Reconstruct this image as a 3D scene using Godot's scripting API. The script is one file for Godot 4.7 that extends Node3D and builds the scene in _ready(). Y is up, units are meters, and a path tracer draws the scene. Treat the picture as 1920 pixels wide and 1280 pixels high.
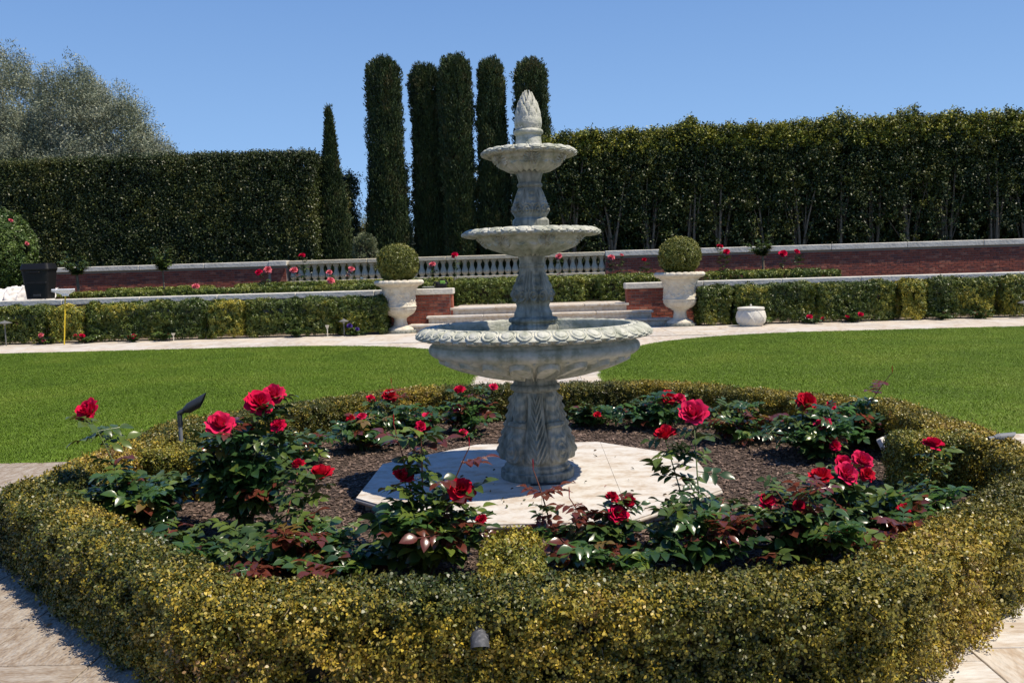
extends Node3D
# A walled rose garden: three-tier fountain in an octagonal rose bed, lawn, terrace steps with urns, clipped hedges and cypresses.

var rng := RandomNumberGenerator.new()
var names := {}
var M := {}
var lumps := FastNoiseLite.new()
var patches := FastNoiseLite.new()
const FC := Vector3(0.0, 0.0, -5.463)      # centre of the fountain and its bed
const PT := 0.11                           # top of the plinth

# ---------------------------------------------------------------- node helpers
func numbered(n: String) -> String:
	if not names.has(n):
		names[n] = 0
		return n
	names[n] += 1
	return "%s_%03d" % [n, names[n]]

func tag(o: Node, label: String, category: String, group := "", kind := "") -> void:
	o.set_meta("label", label)
	o.set_meta("category", category)
	if group: o.set_meta("group", group)
	if kind: o.set_meta("kind", kind)

func thing(called: String, label: String, category: String, at := Vector3.ZERO, turn := 0.0, group := "") -> Node3D:
	var o := Node3D.new()
	o.name = numbered(called)
	add_child(o)
	o.position = at
	o.rotation.y = turn
	tag(o, label, category, group)
	return o

func part(called: String, mesh: Mesh, m: Material, parent: Node, at := Transform3D.IDENTITY) -> MeshInstance3D:
	var o := MeshInstance3D.new()
	o.mesh = mesh
	o.material_override = m
	if parent == self:
		o.name = numbered(called)
		add_child(o)
	else:
		o.name = called
		parent.add_child(o, true)
	o.transform = at
	return o

func struct(called: String, mesh: Mesh, m: Material, at := Transform3D.IDENTITY) -> MeshInstance3D:
	var o := part(called, mesh, m, self, at)
	o.set_meta("kind", "structure")
	return o

func many(called: String, mesh: Mesh, m: Material, parent: Node, xf: Array[Transform3D], cols := PackedColorArray()) -> MultiMeshInstance3D:
	var mm := MultiMesh.new()
	mm.transform_format = MultiMesh.TRANSFORM_3D
	mm.use_colors = cols.size() > 0
	mm.mesh = mesh
	mm.instance_count = xf.size()
	for i in xf.size():
		mm.set_instance_transform(i, xf[i])
	if cols.size() > 0:
		for i in xf.size():
			mm.set_instance_color(i, cols[i])
	var o := MultiMeshInstance3D.new()
	o.multimesh = mm
	o.material_override = m
	if parent == self:
		o.name = numbered(called)
		add_child(o)
	else:
		o.name = called
		parent.add_child(o, true)
	o.set_meta("kind", "stuff")
	return o

func rr(a: float, b: float) -> float:
	return rng.randf_range(a, b)

func V(x: float, y: float, z: float) -> Vector3:
	return Vector3(x, y, z)

# ---------------------------------------------------------------- mesh helpers
func grid(nu: int, nv: int, f: Callable, wrap := false, flip := false) -> ArrayMesh:
	var cols := nu if wrap else nu + 1
	var p := PackedVector3Array()
	for j in nv + 1:
		for i in cols:
			p.append(f.call(float(i) / nu, float(j) / nv))
	return grid_of(p, cols, nv + 1, wrap, flip)

func grid_of(p: PackedVector3Array, cols: int, rows: int, wrap: bool, flip: bool) -> ArrayMesh:
	var n := PackedVector3Array()
	n.resize(p.size())
	var s := -1.0 if flip else 1.0
	for j in rows:
		var ja := maxi(j - 1, 0) * cols
		var jb := mini(j + 1, rows - 1) * cols
		for i in cols:
			var ia := (i - 1 + cols) % cols if wrap else maxi(i - 1, 0)
			var ib := (i + 1) % cols if wrap else mini(i + 1, cols - 1)
			var du := p[j * cols + ib] - p[j * cols + ia]
			var dv := p[jb + i] - p[ja + i]
			var c := dv.cross(du) * s
			if c.length_squared() < 1e-16:
				c = V(0, 1, 0)
			n[j * cols + i] = c.normalized()
	var ix := PackedInt32Array()
	for j in rows - 1:
		for i in (cols if wrap else cols - 1):
			var i2 := (i + 1) % cols
			var a := j * cols + i
			var b := j * cols + i2
			var c := a + cols
			var d := b + cols
			if flip:
				ix.append_array(PackedInt32Array([a, c, b, b, c, d]))
			else:
				ix.append_array(PackedInt32Array([a, b, c, b, d, c]))
	var arr := []
	arr.resize(Mesh.ARRAY_MAX)
	arr[Mesh.ARRAY_VERTEX] = p
	arr[Mesh.ARRAY_NORMAL] = n
	arr[Mesh.ARRAY_INDEX] = ix
	var m := ArrayMesh.new()
	m.add_surface_from_arrays(Mesh.PRIMITIVE_TRIANGLES, arr)
	return m

func resample(pts: Array, step: float) -> PackedVector2Array:
	var out := PackedVector2Array()
	for i in pts.size() - 1:
		var a: Vector2 = pts[i]
		var b: Vector2 = pts[i + 1]
		var n := maxi(2, int(ceil(a.distance_to(b) / step)))
		# two points right beside every corner keep it crisp
		out.append(a)
		var e := minf(0.0025 / maxf(a.distance_to(b), 0.001), 0.2)
		out.append(a.lerp(b, e))
		for k in range(1, n):
			var t := float(k) / n
			if t > e and t < 1.0 - e:
				out.append(a.lerp(b, t))
		out.append(a.lerp(b, 1.0 - e))
	out.append(pts[-1])
	return out

func soft(pts: Array, n := 4) -> Array:
	# Catmull-Rom through the points
	var out := []
	for i in pts.size() - 1:
		var a: Vector2 = pts[maxi(i - 1, 0)]
		var b: Vector2 = pts[i]
		var c: Vector2 = pts[i + 1]
		var d: Vector2 = pts[mini(i + 2, pts.size() - 1)]
		for k in n:
			out.append(b.cubic_interpolate(c, a, d, float(k) / n))
	out.append(pts[-1])
	return out

func lathe(pts: Array, seg: int, disp = null, step := 0.012) -> ArrayMesh:
	# pts: Vector2(radius, height) from the bottom outside up; disp(angle, t, r, y) lifts along the profile's normal
	var pr := resample(pts, step)
	var p := PackedVector3Array()
	var total := pr.size()
	for j in total:
		var a := pr[maxi(j - 1, 0)]
		var b := pr[mini(j + 1, total - 1)]
		var d := (b - a).normalized()
		var nn := Vector2(d.y, -d.x)
		for i in seg:
			var th := TAU * i / seg
			var o := 0.0
			if disp != null:
				o = disp.call(th, float(j) / (total - 1), pr[j].x, pr[j].y)
			var r := pr[j].x + nn.x * o
			p.append(V(cos(th) * r, pr[j].y + nn.y * o, sin(th) * r))
	return grid_of(p, seg, total, true, false)

func tube(path: PackedVector3Array, r0: float, r1: float, sides := 6) -> ArrayMesh:
	var p := PackedVector3Array()
	var n := path.size()
	for j in n:
		var d := (path[mini(j + 1, n - 1)] - path[maxi(j - 1, 0)]).normalized()
		var a := d.cross(V(0.31, 0.17, 0.93)).normalized()
		var b := d.cross(a)
		var r := lerpf(r0, r1, float(j) / (n - 1))
		for i in sides:
			var th := TAU * i / sides
			p.append(path[j] + (a * cos(th) + b * sin(th)) * r)
	# close the end
	for i in sides:
		p.append(path[n - 1])
	return grid_of(p, sides, n + 1, true, true)

func bend(a: Vector3, b: Vector3, c: Vector3, n := 6) -> PackedVector3Array:
	var out := PackedVector3Array()
	for i in n + 1:
		var t := float(i) / n
		out.append(a.lerp(b, t).lerp(b.lerp(c, t), t))
	return out

func joined(list: Array) -> ArrayMesh:
	# list of [mesh, Transform3D]
	var st := SurfaceTool.new()
	st.begin(Mesh.PRIMITIVE_TRIANGLES)
	for e in list:
		st.append_from(e[0], 0, e[1])
	return st.commit()

func bevel_box(size: Vector3, b: float) -> ArrayMesh:
	# a box with chamfered edges, centred on x and z, standing on y = 0
	var st := SurfaceTool.new()
	st.begin(Mesh.PRIMITIVE_TRIANGLES)
	st.set_smooth_group(-1)
	var h := size / 2
	var c := V(0, h.y, 0)
	var quad := func(q: Array):
		var mid: Vector3 = (q[0] + q[1] + q[2] + q[3]) / 4.0
		var nn: Vector3 = (q[2] - q[0]).cross(q[1] - q[0])
		var o := [0, 1, 2, 0, 2, 3] if nn.dot(mid) > 0 else [0, 2, 1, 0, 3, 2]
		for k in o:
			st.add_vertex(q[k] + c)
	for ax in 3:
		var u := (ax + 1) % 3
		var w := (ax + 2) % 3
		for s in [-1.0, 1.0]:
			var q := []
			for k in [[-1, -1], [1, -1], [1, 1], [-1, 1]]:
				var p := Vector3.ZERO
				p[ax] = s * h[ax]
				p[u] = k[0] * (h[u] - b)
				p[w] = k[1] * (h[w] - b)
				q.append(p)
			quad.call(q)
		for s in [-1.0, 1.0]:
			for t in [-1.0, 1.0]:
				var q := []
				for k in [[0, -1], [0, 1], [1, 1], [1, -1]]:
					var p := Vector3.ZERO
					p[ax] = k[1] * (h[ax] - b)
					p[u] = s * (h[u] - (b if k[0] == 1 else 0.0))
					p[w] = t * (h[w] - (b if k[0] == 0 else 0.0))
					q.append(p)
				quad.call(q)
	for sx in [-1.0, 1.0]:
		for sy in [-1.0, 1.0]:
			for sz in [-1.0, 1.0]:
				var a := V(sx * h.x, sy * (h.y - b), sz * (h.z - b))
				var d := V(sx * (h.x - b), sy * h.y, sz * (h.z - b))
				var e := V(sx * (h.x - b), sy * (h.y - b), sz * h.z)
				var nn := (e - a).cross(d - a)
				for p in ([a, d, e] if nn.dot(a) > 0 else [a, e, d]):
					st.add_vertex(p + c)
	st.generate_normals()
	return st.commit()

func prism(poly: PackedVector2Array, y0: float, y1: float, bevel := 0.0) -> ArrayMesh:
	# poly: (x, z) outline of a convex or plain shape, standing from y0 to y1
	var st := SurfaceTool.new()
	st.begin(Mesh.PRIMITIVE_TRIANGLES)
	st.set_smooth_group(-1)
	if Geometry2D.is_polygon_clockwise(poly):
		poly.reverse()
	var top := poly
	if bevel > 0.0:
		top = Geometry2D.offset_polygon(poly, -bevel)[0]
		if Geometry2D.is_polygon_clockwise(top):
			top.reverse()
		if top.size() != poly.size():
			top = poly
		else:
			# line the corners up
			var best := 0
			for k in top.size():
				if top[k].distance_to(poly[0]) < top[best].distance_to(poly[0]):
					best = k
			var t2 := PackedVector2Array()
			for k in top.size():
				t2.append(top[(best + k) % top.size()])
			top = t2
	var tri := Geometry2D.triangulate_polygon(top)
	for k in range(0, tri.size(), 3):
		var a := V(top[tri[k]].x, y1, top[tri[k]].y)
		var b := V(top[tri[k + 1]].x, y1, top[tri[k + 1]].y)
		var c := V(top[tri[k + 2]].x, y1, top[tri[k + 2]].y)
		var up := (c - a).cross(b - a).y > 0
		for p in ([a, b, c] if up else [a, c, b]):
			st.add_vertex(p)
	var n := poly.size()
	var mid := Vector2.ZERO
	for q in poly:
		mid += q / n
	for k in n:
		var k2 := (k + 1) % n
		var rows := [[poly[k], poly[k2], y0, y1 - bevel, poly[k], poly[k2]], [poly[k], poly[k2], y1 - bevel, y1, top[k], top[k2]]] if bevel > 0.0 else [[poly[k], poly[k2], y0, y1, poly[k], poly[k2]]]
		for r in rows:
			var a := V(r[0].x, r[2], r[0].y)
			var b := V(r[1].x, r[2], r[1].y)
			var c := V(r[5].x, r[3], r[5].y)
			var d := V(r[4].x, r[3], r[4].y)
			var e: Vector2 = poly[k2] - poly[k]
			var outw := V(e.y, 0, -e.x)
			var fw := (c - a).cross(b - a).dot(outw) > 0
			for p in ([a, b, c, a, c, d] if fw else [a, c, b, a, d, c]):
				st.add_vertex(p)
	st.generate_normals()
	return st.commit()

# ---------------------------------------------------------------- materials
func ramp_image(n: FastNoiseLite, size: int, stops: Array, n2: FastNoiseLite = null, share := 0.35) -> Image:
	# stops: [[position, linear colour], ...]; the picture holds sRGB bytes
	var a := n.get_seamless_image(size, size).get_data()
	var b := n2.get_seamless_image(size, size).get_data() if n2 else a
	var lut := PackedByteArray()
	for i in 256:
		var t := i / 255.0
		var c: Color = stops[0][1]
		for k in stops.size() - 1:
			if t >= stops[k][0]:
				c = stops[k][1].lerp(stops[k + 1][1], clampf((t - stops[k][0]) / (stops[k + 1][0] - stops[k][0]), 0, 1))
		c = c.linear_to_srgb()
		lut.append_array(PackedByteArray([int(clampf(c.r, 0, 1) * 255), int(clampf(c.g, 0, 1) * 255), int(clampf(c.b, 0, 1) * 255)]))
	var d := PackedByteArray()
	d.resize(size * size * 3)
	for i in size * size:
		var v := int(a[i] * (1.0 - share) + b[i] * share) * 3
		d[i * 3] = lut[v]
		d[i * 3 + 1] = lut[v + 1]
		d[i * 3 + 2] = lut[v + 2]
	return Image.create_from_data(size, size, false, Image.FORMAT_RGB8, d)

func noise(sd: int, freq: float, oct := 4, kind := FastNoiseLite.TYPE_SIMPLEX_SMOOTH) -> FastNoiseLite:
	var n := FastNoiseLite.new()
	n.seed = sd
	n.frequency = freq
	n.fractal_octaves = oct
	n.noise_type = kind
	return n

func plain(called: String, c: Color, rough := 0.8, spec := 0.5) -> StandardMaterial3D:
	var m := StandardMaterial3D.new()
	m.resource_name = called
	m.albedo_color = c.linear_to_srgb()
	m.roughness = rough
	m.metallic_specular = spec
	M[called] = m
	return m

func textured(called: String, im: Image, scale: float, rough := 0.8, world := false, bump: Image = null, depth := 0.5, stretch := Vector3.ONE) -> StandardMaterial3D:
	var m := plain(called, Color(1, 1, 1), rough, 0.4)
	m.albedo_texture = ImageTexture.create_from_image(im)
	m.uv1_triplanar = true
	m.uv1_world_triplanar = world
	m.uv1_scale = stretch * scale
	if bump:
		m.heightmap_enabled = true
		m.heightmap_scale = depth
		m.heightmap_texture = ImageTexture.create_from_image(bump)
	return m

func leafy(called: String, rough: float, back: Color) -> StandardMaterial3D:
	var m := plain(called, Color(1, 1, 1), rough, 0.45)
	m.vertex_color_use_as_albedo = true
	m.cull_mode = BaseMaterial3D.CULL_DISABLED
	m.backlight_enabled = true
	m.backlight = back.linear_to_srgb()
	return m

func make_materials() -> void:
	var fine := noise(3, 0.05, 3)
	# weathered pale marble of the basins: cream, grey and algae-green blotches
	var st := ramp_image(noise(11, 0.012, 5), 512, [[0.0, Color(0.13, 0.15, 0.095)], [0.32, Color(0.27, 0.285, 0.215)], [0.48, Color(0.43, 0.435, 0.36)], [0.7, Color(0.55, 0.54, 0.47)], [1.0, Color(0.66, 0.64, 0.57)]], fine, 0.3)
	var bump := noise(5, 0.06, 4).get_seamless_image(512, 512)
	textured("basin_stone", st, 1.4, 0.72, false, bump, 0.35)
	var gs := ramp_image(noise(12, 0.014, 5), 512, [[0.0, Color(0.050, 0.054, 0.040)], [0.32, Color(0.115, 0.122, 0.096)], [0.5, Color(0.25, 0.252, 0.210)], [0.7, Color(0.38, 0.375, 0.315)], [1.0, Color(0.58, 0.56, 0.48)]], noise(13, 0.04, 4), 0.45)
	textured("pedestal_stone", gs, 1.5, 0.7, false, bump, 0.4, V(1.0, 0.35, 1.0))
	var us := ramp_image(noise(14, 0.012, 5), 512, [[0.0, Color(0.34, 0.29, 0.21)], [0.4, Color(0.52, 0.46, 0.36)], [0.7, Color(0.62, 0.58, 0.48)], [1.0, Color(0.66, 0.63, 0.56)]], fine, 0.3)
	textured("urn_stone", us, 0.8, 0.8, false, bump, 0.8)
	var cap := ramp_image(noise(15, 0.01, 5), 512, [[0.0, Color(0.40, 0.375, 0.32)], [0.5, Color(0.60, 0.57, 0.50)], [1.0, Color(0.70, 0.67, 0.60)]], fine, 0.4)
	textured("cap_stone", cap, 0.35, 0.85, true, bump, 0.5)
	var bal := ramp_image(noise(16, 0.01, 5), 512, [[0.0, Color(0.36, 0.31, 0.21)], [0.5, Color(0.52, 0.46, 0.34)], [1.0, Color(0.60, 0.55, 0.43)]], fine, 0.4)
	textured("balustrade_stone", bal, 0.5, 0.85, true, bump, 0.5)
	# travertine slabs: cream with rusty and grey veins drawn out along one axis
	var pv := ramp_image(noise(17, 0.009, 5), 1024, [[0.0, Color(0.36, 0.28, 0.20)], [0.3, Color(0.46, 0.39, 0.31)], [0.5, Color(0.54, 0.50, 0.44)], [0.75, Color(0.59, 0.565, 0.515)], [1.0, Color(0.56, 0.545, 0.51)]], noise(18, 0.05, 4), 0.35)
	var pb := noise(19, 0.08, 4).get_seamless_image(512, 512)
	for k in 4:
		var m := textured("paver_%d" % k, pv, 0.55, 0.75, true, pb, 0.4, V(0.5, 1, 1.6) if k % 2 == 0 else V(1.5, 1, 0.55))
		m.uv1_offset = V(0.37 * k, 0.2 * k, 0.61 * k)
		m.albedo_color = [Color(1, 1, 1), Color(0.97, 0.95, 0.92), Color(1, 0.98, 0.95), Color(0.94, 0.93, 0.92)][k]
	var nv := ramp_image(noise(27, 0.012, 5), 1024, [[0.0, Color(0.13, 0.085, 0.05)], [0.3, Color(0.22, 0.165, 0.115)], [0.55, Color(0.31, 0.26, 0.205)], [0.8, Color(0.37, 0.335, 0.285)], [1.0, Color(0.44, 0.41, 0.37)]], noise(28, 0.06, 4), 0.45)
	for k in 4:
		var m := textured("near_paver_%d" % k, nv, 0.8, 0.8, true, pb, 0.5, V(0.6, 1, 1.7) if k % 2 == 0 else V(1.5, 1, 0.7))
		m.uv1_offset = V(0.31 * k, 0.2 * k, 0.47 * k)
	textured("plinth_stone", pv, 0.6, 0.7, true, pb, 0.25, V(0.75, 1, 1.2))
	M["plinth_stone"].uv1_offset = V(0.5, 0.1, 0.83)
	plain("joint", Color(0.30, 0.26, 0.21), 0.95, 0.2)
	plain("mortar", Color(0.30, 0.25, 0.21), 0.95, 0.2)
	var bk := [Color(0.25, 0.070, 0.044), Color(0.31, 0.098, 0.060), Color(0.21, 0.062, 0.044), Color(0.36, 0.135, 0.085), Color(0.16, 0.058, 0.046)]
	for k in 5:
		var c: Color = bk[k]
		textured("brick_%d" % k, ramp_image(noise(30 + k, 0.03, 4), 128, [[0.0, c * 0.62], [0.5, c], [1.0, c * 1.3]]), 2.0, 0.9, true)
	# grass and earth
	textured("turf", ramp_image(noise(40, 0.02, 5), 512, [[0.0, Color(0.080, 0.138, 0.010)], [0.5, Color(0.112, 0.192, 0.014)], [1.0, Color(0.145, 0.222, 0.024)]], noise(41, 0.15, 3), 0.5), 0.35, 0.95, true)
	textured("mulch", ramp_image(noise(42, 0.03, 5), 512, [[0.0, Color(0.035, 0.024, 0.018)], [0.5, Color(0.085, 0.058, 0.042)], [1.0, Color(0.17, 0.12, 0.09)]], noise(43, 0.2, 3), 0.5), 1.2, 0.95, true, noise(44, 0.12, 4).get_seamless_image(512, 512), 2.5)
	textured("earth", ramp_image(noise(45, 0.02, 5), 256, [[0.0, Color(0.05, 0.045, 0.025)], [1.0, Color(0.12, 0.10, 0.06)]]), 0.2, 0.95, true)
	textured("bark", ramp_image(noise(46, 0.03, 5), 256, [[0.0, Color(0.085, 0.062, 0.040)], [0.6, Color(0.19, 0.148, 0.10)], [1.0, Color(0.30, 0.245, 0.18)]]), 1.5, 0.95, false, null, 0.5, V(3, 0.5, 3))
	plain("twig_shade", Color(0.050, 0.040, 0.022), 0.95, 0.2)  # dark brown of the solid cores, standing in for inner twigs and shade
	plain("cane_green", Color(0.10, 0.13, 0.04), 0.6, 0.4)
	plain("cane_red", Color(0.16, 0.055, 0.03), 0.6, 0.4)
	leafy("box_leaf", 0.42, Color(0.14, 0.14, 0.14))
	leafy("ficus_leaf", 0.48, Color(0.22, 0.22, 0.22))
	leafy("needle_leaf", 0.6, Color(0.10, 0.10, 0.10))
	leafy("olive_leaf", 0.5, Color(0.20, 0.20, 0.20))
	leafy("grass_blade", 0.6, Color(0.30, 0.30, 0.30))
	leafy("chip", 0.9, Color(0.0, 0.0, 0.0))
	M["chip"].backlight_enabled = false
	leafy("rose_leaf_tint", 0.3, Color(0.18, 0.18, 0.18))
	for e in [["rose_leaf_0", Color(0.023, 0.052, 0.017)], ["rose_leaf_1", Color(0.040, 0.080, 0.021)], ["rose_leaf_2", Color(0.105, 0.145, 0.024)], ["rose_leaf_3", Color(0.095, 0.026, 0.016)], ["rose_leaf_4", Color(0.13, 0.085, 0.020)]]:
		var m := plain(e[0], e[1], 0.24, 0.52)
		m.cull_mode = BaseMaterial3D.CULL_DISABLED
		m.backlight_enabled = true
		m.backlight = (e[1] * (0.22 / maxf(e[1].r, e[1].g))).linear_to_srgb()
	for e in [["petal_crimson", Color(0.52, 0.005, 0.050)], ["petal_deep", Color(0.36, 0.003, 0.022)], ["petal_pink", Color(0.66, 0.16, 0.19)], ["petal_dark", Color(0.16, 0.004, 0.010)], ["petal_rose", Color(0.60, 0.018, 0.085)], ["petal_red", Color(0.46, 0.006, 0.024)]]:
		var m := plain(e[0], e[1], 0.75, 0.2)
		m.cull_mode = BaseMaterial3D.CULL_DISABLED
		m.backlight_enabled = true
		m.backlight = (e[1] * (0.16 / e[1].r)).linear_to_srgb()
	plain("black_plastic", Color(0.010, 0.010, 0.011), 0.45, 0.35)
	plain("charcoal_metal", Color(0.022, 0.025, 0.027), 0.45, 0.5)
	textured("worn_metal", ramp_image(noise(50, 0.02, 5), 256, [[0.0, Color(0.04, 0.043, 0.046)], [0.55, Color(0.07, 0.073, 0.080)], [0.75, Color(0.11, 0.11, 0.115)], [1.0, Color(0.30, 0.30, 0.29)]]), 9.0, 0.6)
	plain("grey_pipe", Color(0.16, 0.17, 0.18), 0.6, 0.4)
	plain("hose_rubber", Color(0.035, 0.037, 0.040), 0.55, 0.4)
	plain("pale_plastic", Color(0.62, 0.58, 0.48), 0.6, 0.4)
	plain("yellow_paint", Color(0.62, 0.44, 0.02), 0.4, 0.5)
	plain("white_plastic", Color(0.74, 0.76, 0.80), 0.4, 0.5)
	plain("white_cloth", Color(0.70, 0.66, 0.62), 0.9, 0.3)
	plain("lime_plastic", Color(0.13, 0.30, 0.04), 0.4, 0.5)
	plain("blade_steel", Color(0.30, 0.31, 0.32), 0.35, 0.6)
	plain("lens_glass", Color(0.30, 0.30, 0.27), 0.1, 0.6)
	plain("lamp_metal", Color(0.13, 0.13, 0.12), 0.5, 0.5)
	plain("purple_petal", Color(0.06, 0.03, 0.20), 0.7, 0.3)
	var w := plain("water", Color(0.10, 0.12, 0.07), 0.03, 0.5)
	w.transparency = BaseMaterial3D.TRANSPARENCY_ALPHA
	w.albedo_color.a = 0.35
	textured("basin_floor", ramp_image(noise(51, 0.02, 5), 256, [[0.0, Color(0.10, 0.12, 0.06)], [0.6, Color(0.20, 0.22, 0.13)], [1.0, Color(0.30, 0.31, 0.22)]]), 2.0, 0.8)

# ---------------------------------------------------------------- leaves and foliage
func sprig(n: int, spread: float, ln: float, wd: float, kind := "oval", shade := 0.35) -> ArrayMesh:
	# a twig end with n small leaves around +Y; vertex colours vary the leaf tone
	var p := PackedVector3Array()
	var nn := PackedVector3Array()
	var cc := PackedColorArray()
	var ix := PackedInt32Array()
	for k in n:
		var dir := V(rr(-1, 1), rr(-0.25, 1.1), rr(-1, 1)).normalized()
		if kind == "needle":
			dir = V(rr(-0.5, 0.5), rr(0.7, 1.2), rr(-0.5, 0.5)).normalized()
		elif kind == "olive":
			dir = V(rr(-1, 1), rr(-0.2, 1.4), rr(-1, 1)).normalized()
		var at := V(rr(-1, 1), rr(-1, 1), rr(-1, 1)) * spread * 0.62
		if kind == "needle":
			at = V(rr(-0.5, 0.5), rr(-1.2, 0.9), rr(-0.5, 0.5)) * spread * 0.8
		var side := dir.cross(V(rr(-1, 1), rr(-1, 1), rr(-1, 1))).normalized()
		var up := side.cross(dir).normalized()
		if kind == "oval":
			# clipped leaves lie about shingle-wise, their faces outwards
			up = (V(0, 0.75, 0) + V(rr(-1, 1), rr(-0.5, 1), rr(-1, 1))).normalized()
			side = up.cross(V(rr(-1, 1), rr(-1, 1), rr(-1, 1))).normalized()
			dir = up.cross(side).normalized()
		var l := ln * rr(0.7, 1.2)
		var w := wd * rr(0.75, 1.2)
		var f := w * rr(0.05, 0.35)
		var tone := 1.0 + rr(-shade, shade)
		var c := Color(tone * rr(0.92, 1.1), tone, tone * rr(0.85, 1.05))
		var b := p.size()
		if kind == "oval":
			p.append_array(PackedVector3Array([at, at + dir * l * 0.35 + side * w * 0.5 + up * f, at + dir * l * 0.75 + side * w * 0.42 + up * f, at + dir * l, at + dir * l * 0.75 - side * w * 0.42 + up * f, at + dir * l * 0.35 - side * w * 0.5 + up * f]))
			ix.append_array(PackedInt32Array([b, b + 5, b + 1, b + 1, b + 4, b + 2, b + 1, b + 5, b + 4, b + 2, b + 4, b + 3]))
		else:
			p.append_array(PackedVector3Array([at, at + dir * l * 0.45 + side * w * 0.5 + up * f, at + dir * l, at + dir * l * 0.45 - side * w * 0.5 + up * f]))
			ix.append_array(PackedInt32Array([b, b + 3, b + 1, b + 1, b + 3, b + 2]))
		for i in p.size() - b:
			nn.append(up)
			cc.append(c)
	var arr := []
	arr.resize(Mesh.ARRAY_MAX)
	arr[Mesh.ARRAY_VERTEX] = p
	arr[Mesh.ARRAY_NORMAL] = nn
	arr[Mesh.ARRAY_COLOR] = cc
	arr[Mesh.ARRAY_INDEX] = ix
	var m := ArrayMesh.new()
	m.add_surface_from_arrays(Mesh.PRIMITIVE_TRIANGLES, arr)
	return m

func along(n: Vector3, loose := 0.6) -> Basis:
	# a basis whose y points about along n
	var y := (n + V(rr(-1, 1), rr(-1, 1), rr(-1, 1)) * loose).normalized()
	var x := y.cross(V(rr(-1, 1), rr(-1, 1), rr(-1, 1))).normalized()
	return Basis(x, y, x.cross(y))

func tint(mix: Array, at: Vector3, scale := 1.0) -> Color:
	# mix: leaf colours; patches of one colour run into the next, and any leaf may stray
	var t := 0.5 + 0.62 * patches.get_noise_3dv(at * scale) + rr(-0.28, 0.28)
	var f := clampf(t, 0.0, 0.9999) * (mix.size() - 1)
	var i := int(f)
	var c: Color = mix[i].lerp(mix[i + 1], f - i)
	return c * rr(0.75, 1.25)

func on_box(h: Vector3, rad: float, back: bool, bottom := false) -> Array:
	# a random point and normal on a rounded box of half size h round the origin; without the underside and, if not back, without -z
	var a := [h.x * h.y, h.x * h.y if back else 0.0, h.y * h.z, h.y * h.z, h.x * h.z, h.x * h.z if bottom else 0.0]
	var s := 0.0
	for v in a: s += v
	var t := rng.randf() * s
	var k := 0
	while k < 5 and t > a[k]:
		t -= a[k]
		k += 1
	var p := V(rr(-1, 1) * h.x, rr(-1, 1) * h.y, rr(-1, 1) * h.z)
	match k:
		0: p.z = h.z
		1: p.z = -h.z
		2: p.x = h.x
		3: p.x = -h.x
		4: p.y = h.y
		5: p.y = -h.y
	var inner := V(maxf(h.x - rad, 0), maxf(h.y - rad, 0), maxf(h.z - rad, 0))
	var q := p.clamp(-inner, inner)
	var n := (p - q).normalized()
	return [q + n * rad, n]

func box_hedge(called: String, label: String, cat: String, c0: Vector3, c1: Vector3, count: int, mesh: Mesh, mix: Array, o := {}) -> Node3D:
	# a clipped hedge filling the box c0..c1
	var mid := (c0 + c1) / 2
	var h := (c1 - c0).abs() / 2
	var t := thing(called, label, cat, V(mid.x, c0.y, mid.z), 0.0, o.get("group", ""))
	var rad: float = o.get("round", 0.12)
	var amp: float = o.get("amp", 0.05)
	var deep: float = o.get("deep", 0.08)
	var size: float = o.get("size", 1.0)
	var back: bool = o.get("back", false)
	var off := V(0, h.y, 0)
	var xf: Array[Transform3D] = []
	var cols := PackedColorArray()
	for i in count:
		var e := on_box(h, minf(rad, minf(h.x, minf(h.y, h.z))), back)
		var p: Vector3 = e[0]
		var n: Vector3 = e[1]
		var wp := p + mid
		p += n * (amp * lumps.get_noise_3dv(wp * o.get("lump", 2.5)) - deep * pow(rng.randf(), 1.6) + o.get("stray", 0.0) * pow(rng.randf(), 8.0))
		if p.y < -h.y + 0.02: p.y = -h.y + 0.02
		xf.append(Transform3D(along(n, 0.6).scaled(Vector3.ONE * size * rr(0.75, 1.25)), p + off))
		cols.append(tint(mix, wp, o.get("patch", 1.0)))
	many("foliage", mesh, M[o.get("leaf", "box_leaf")], t, xf, cols)
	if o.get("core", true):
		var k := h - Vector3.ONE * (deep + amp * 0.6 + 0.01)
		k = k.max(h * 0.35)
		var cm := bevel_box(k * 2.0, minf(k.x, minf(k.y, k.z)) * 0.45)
		part("twig_shade_core", cm, M["twig_shade"], t, Transform3D(Basis.IDENTITY, V(0, (h.y - k.y) * o.get("rise", 0.55), 0)))  # solid dark core: shade inside the hedge put into its twig-brown colour
	return t

func blob_points(centres: Array, count: int, low := 0.55) -> Array:
	# points near the skin of a bunch of ellipsoids: [centre, radii]
	var out := []
	var w := []
	var s := 0.0
	for e in centres:
		var a: float = e[1].x * e[1].y + e[1].y * e[1].z
		w.append(a)
		s += a
	while out.size() < count:
		var t := rng.randf() * s
		var k := 0
		while k < w.size() - 1 and t > w[k]:
			t -= w[k]
			k += 1
		var d := V(rr(-1, 1), rr(-1, 1), rr(-1, 1)).normalized()
		var c: Vector3 = centres[k][0]
		var r: Vector3 = centres[k][1]
		var p := c + d * r * lerpf(low, 1.0, pow(rng.randf(), 0.5))
		p += d * r * 0.34 * lumps.get_noise_3dv(p * 1.3)
		out.append([p, d])
	return out

func tree_stem(t: Node3D, called: String, a: Vector3, b: Vector3, c: Vector3, r0: float, r1: float, m: Material) -> void:
	part(called, tube(bend(a, b, c, 7), r0, r1, 7), m, t)

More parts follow.
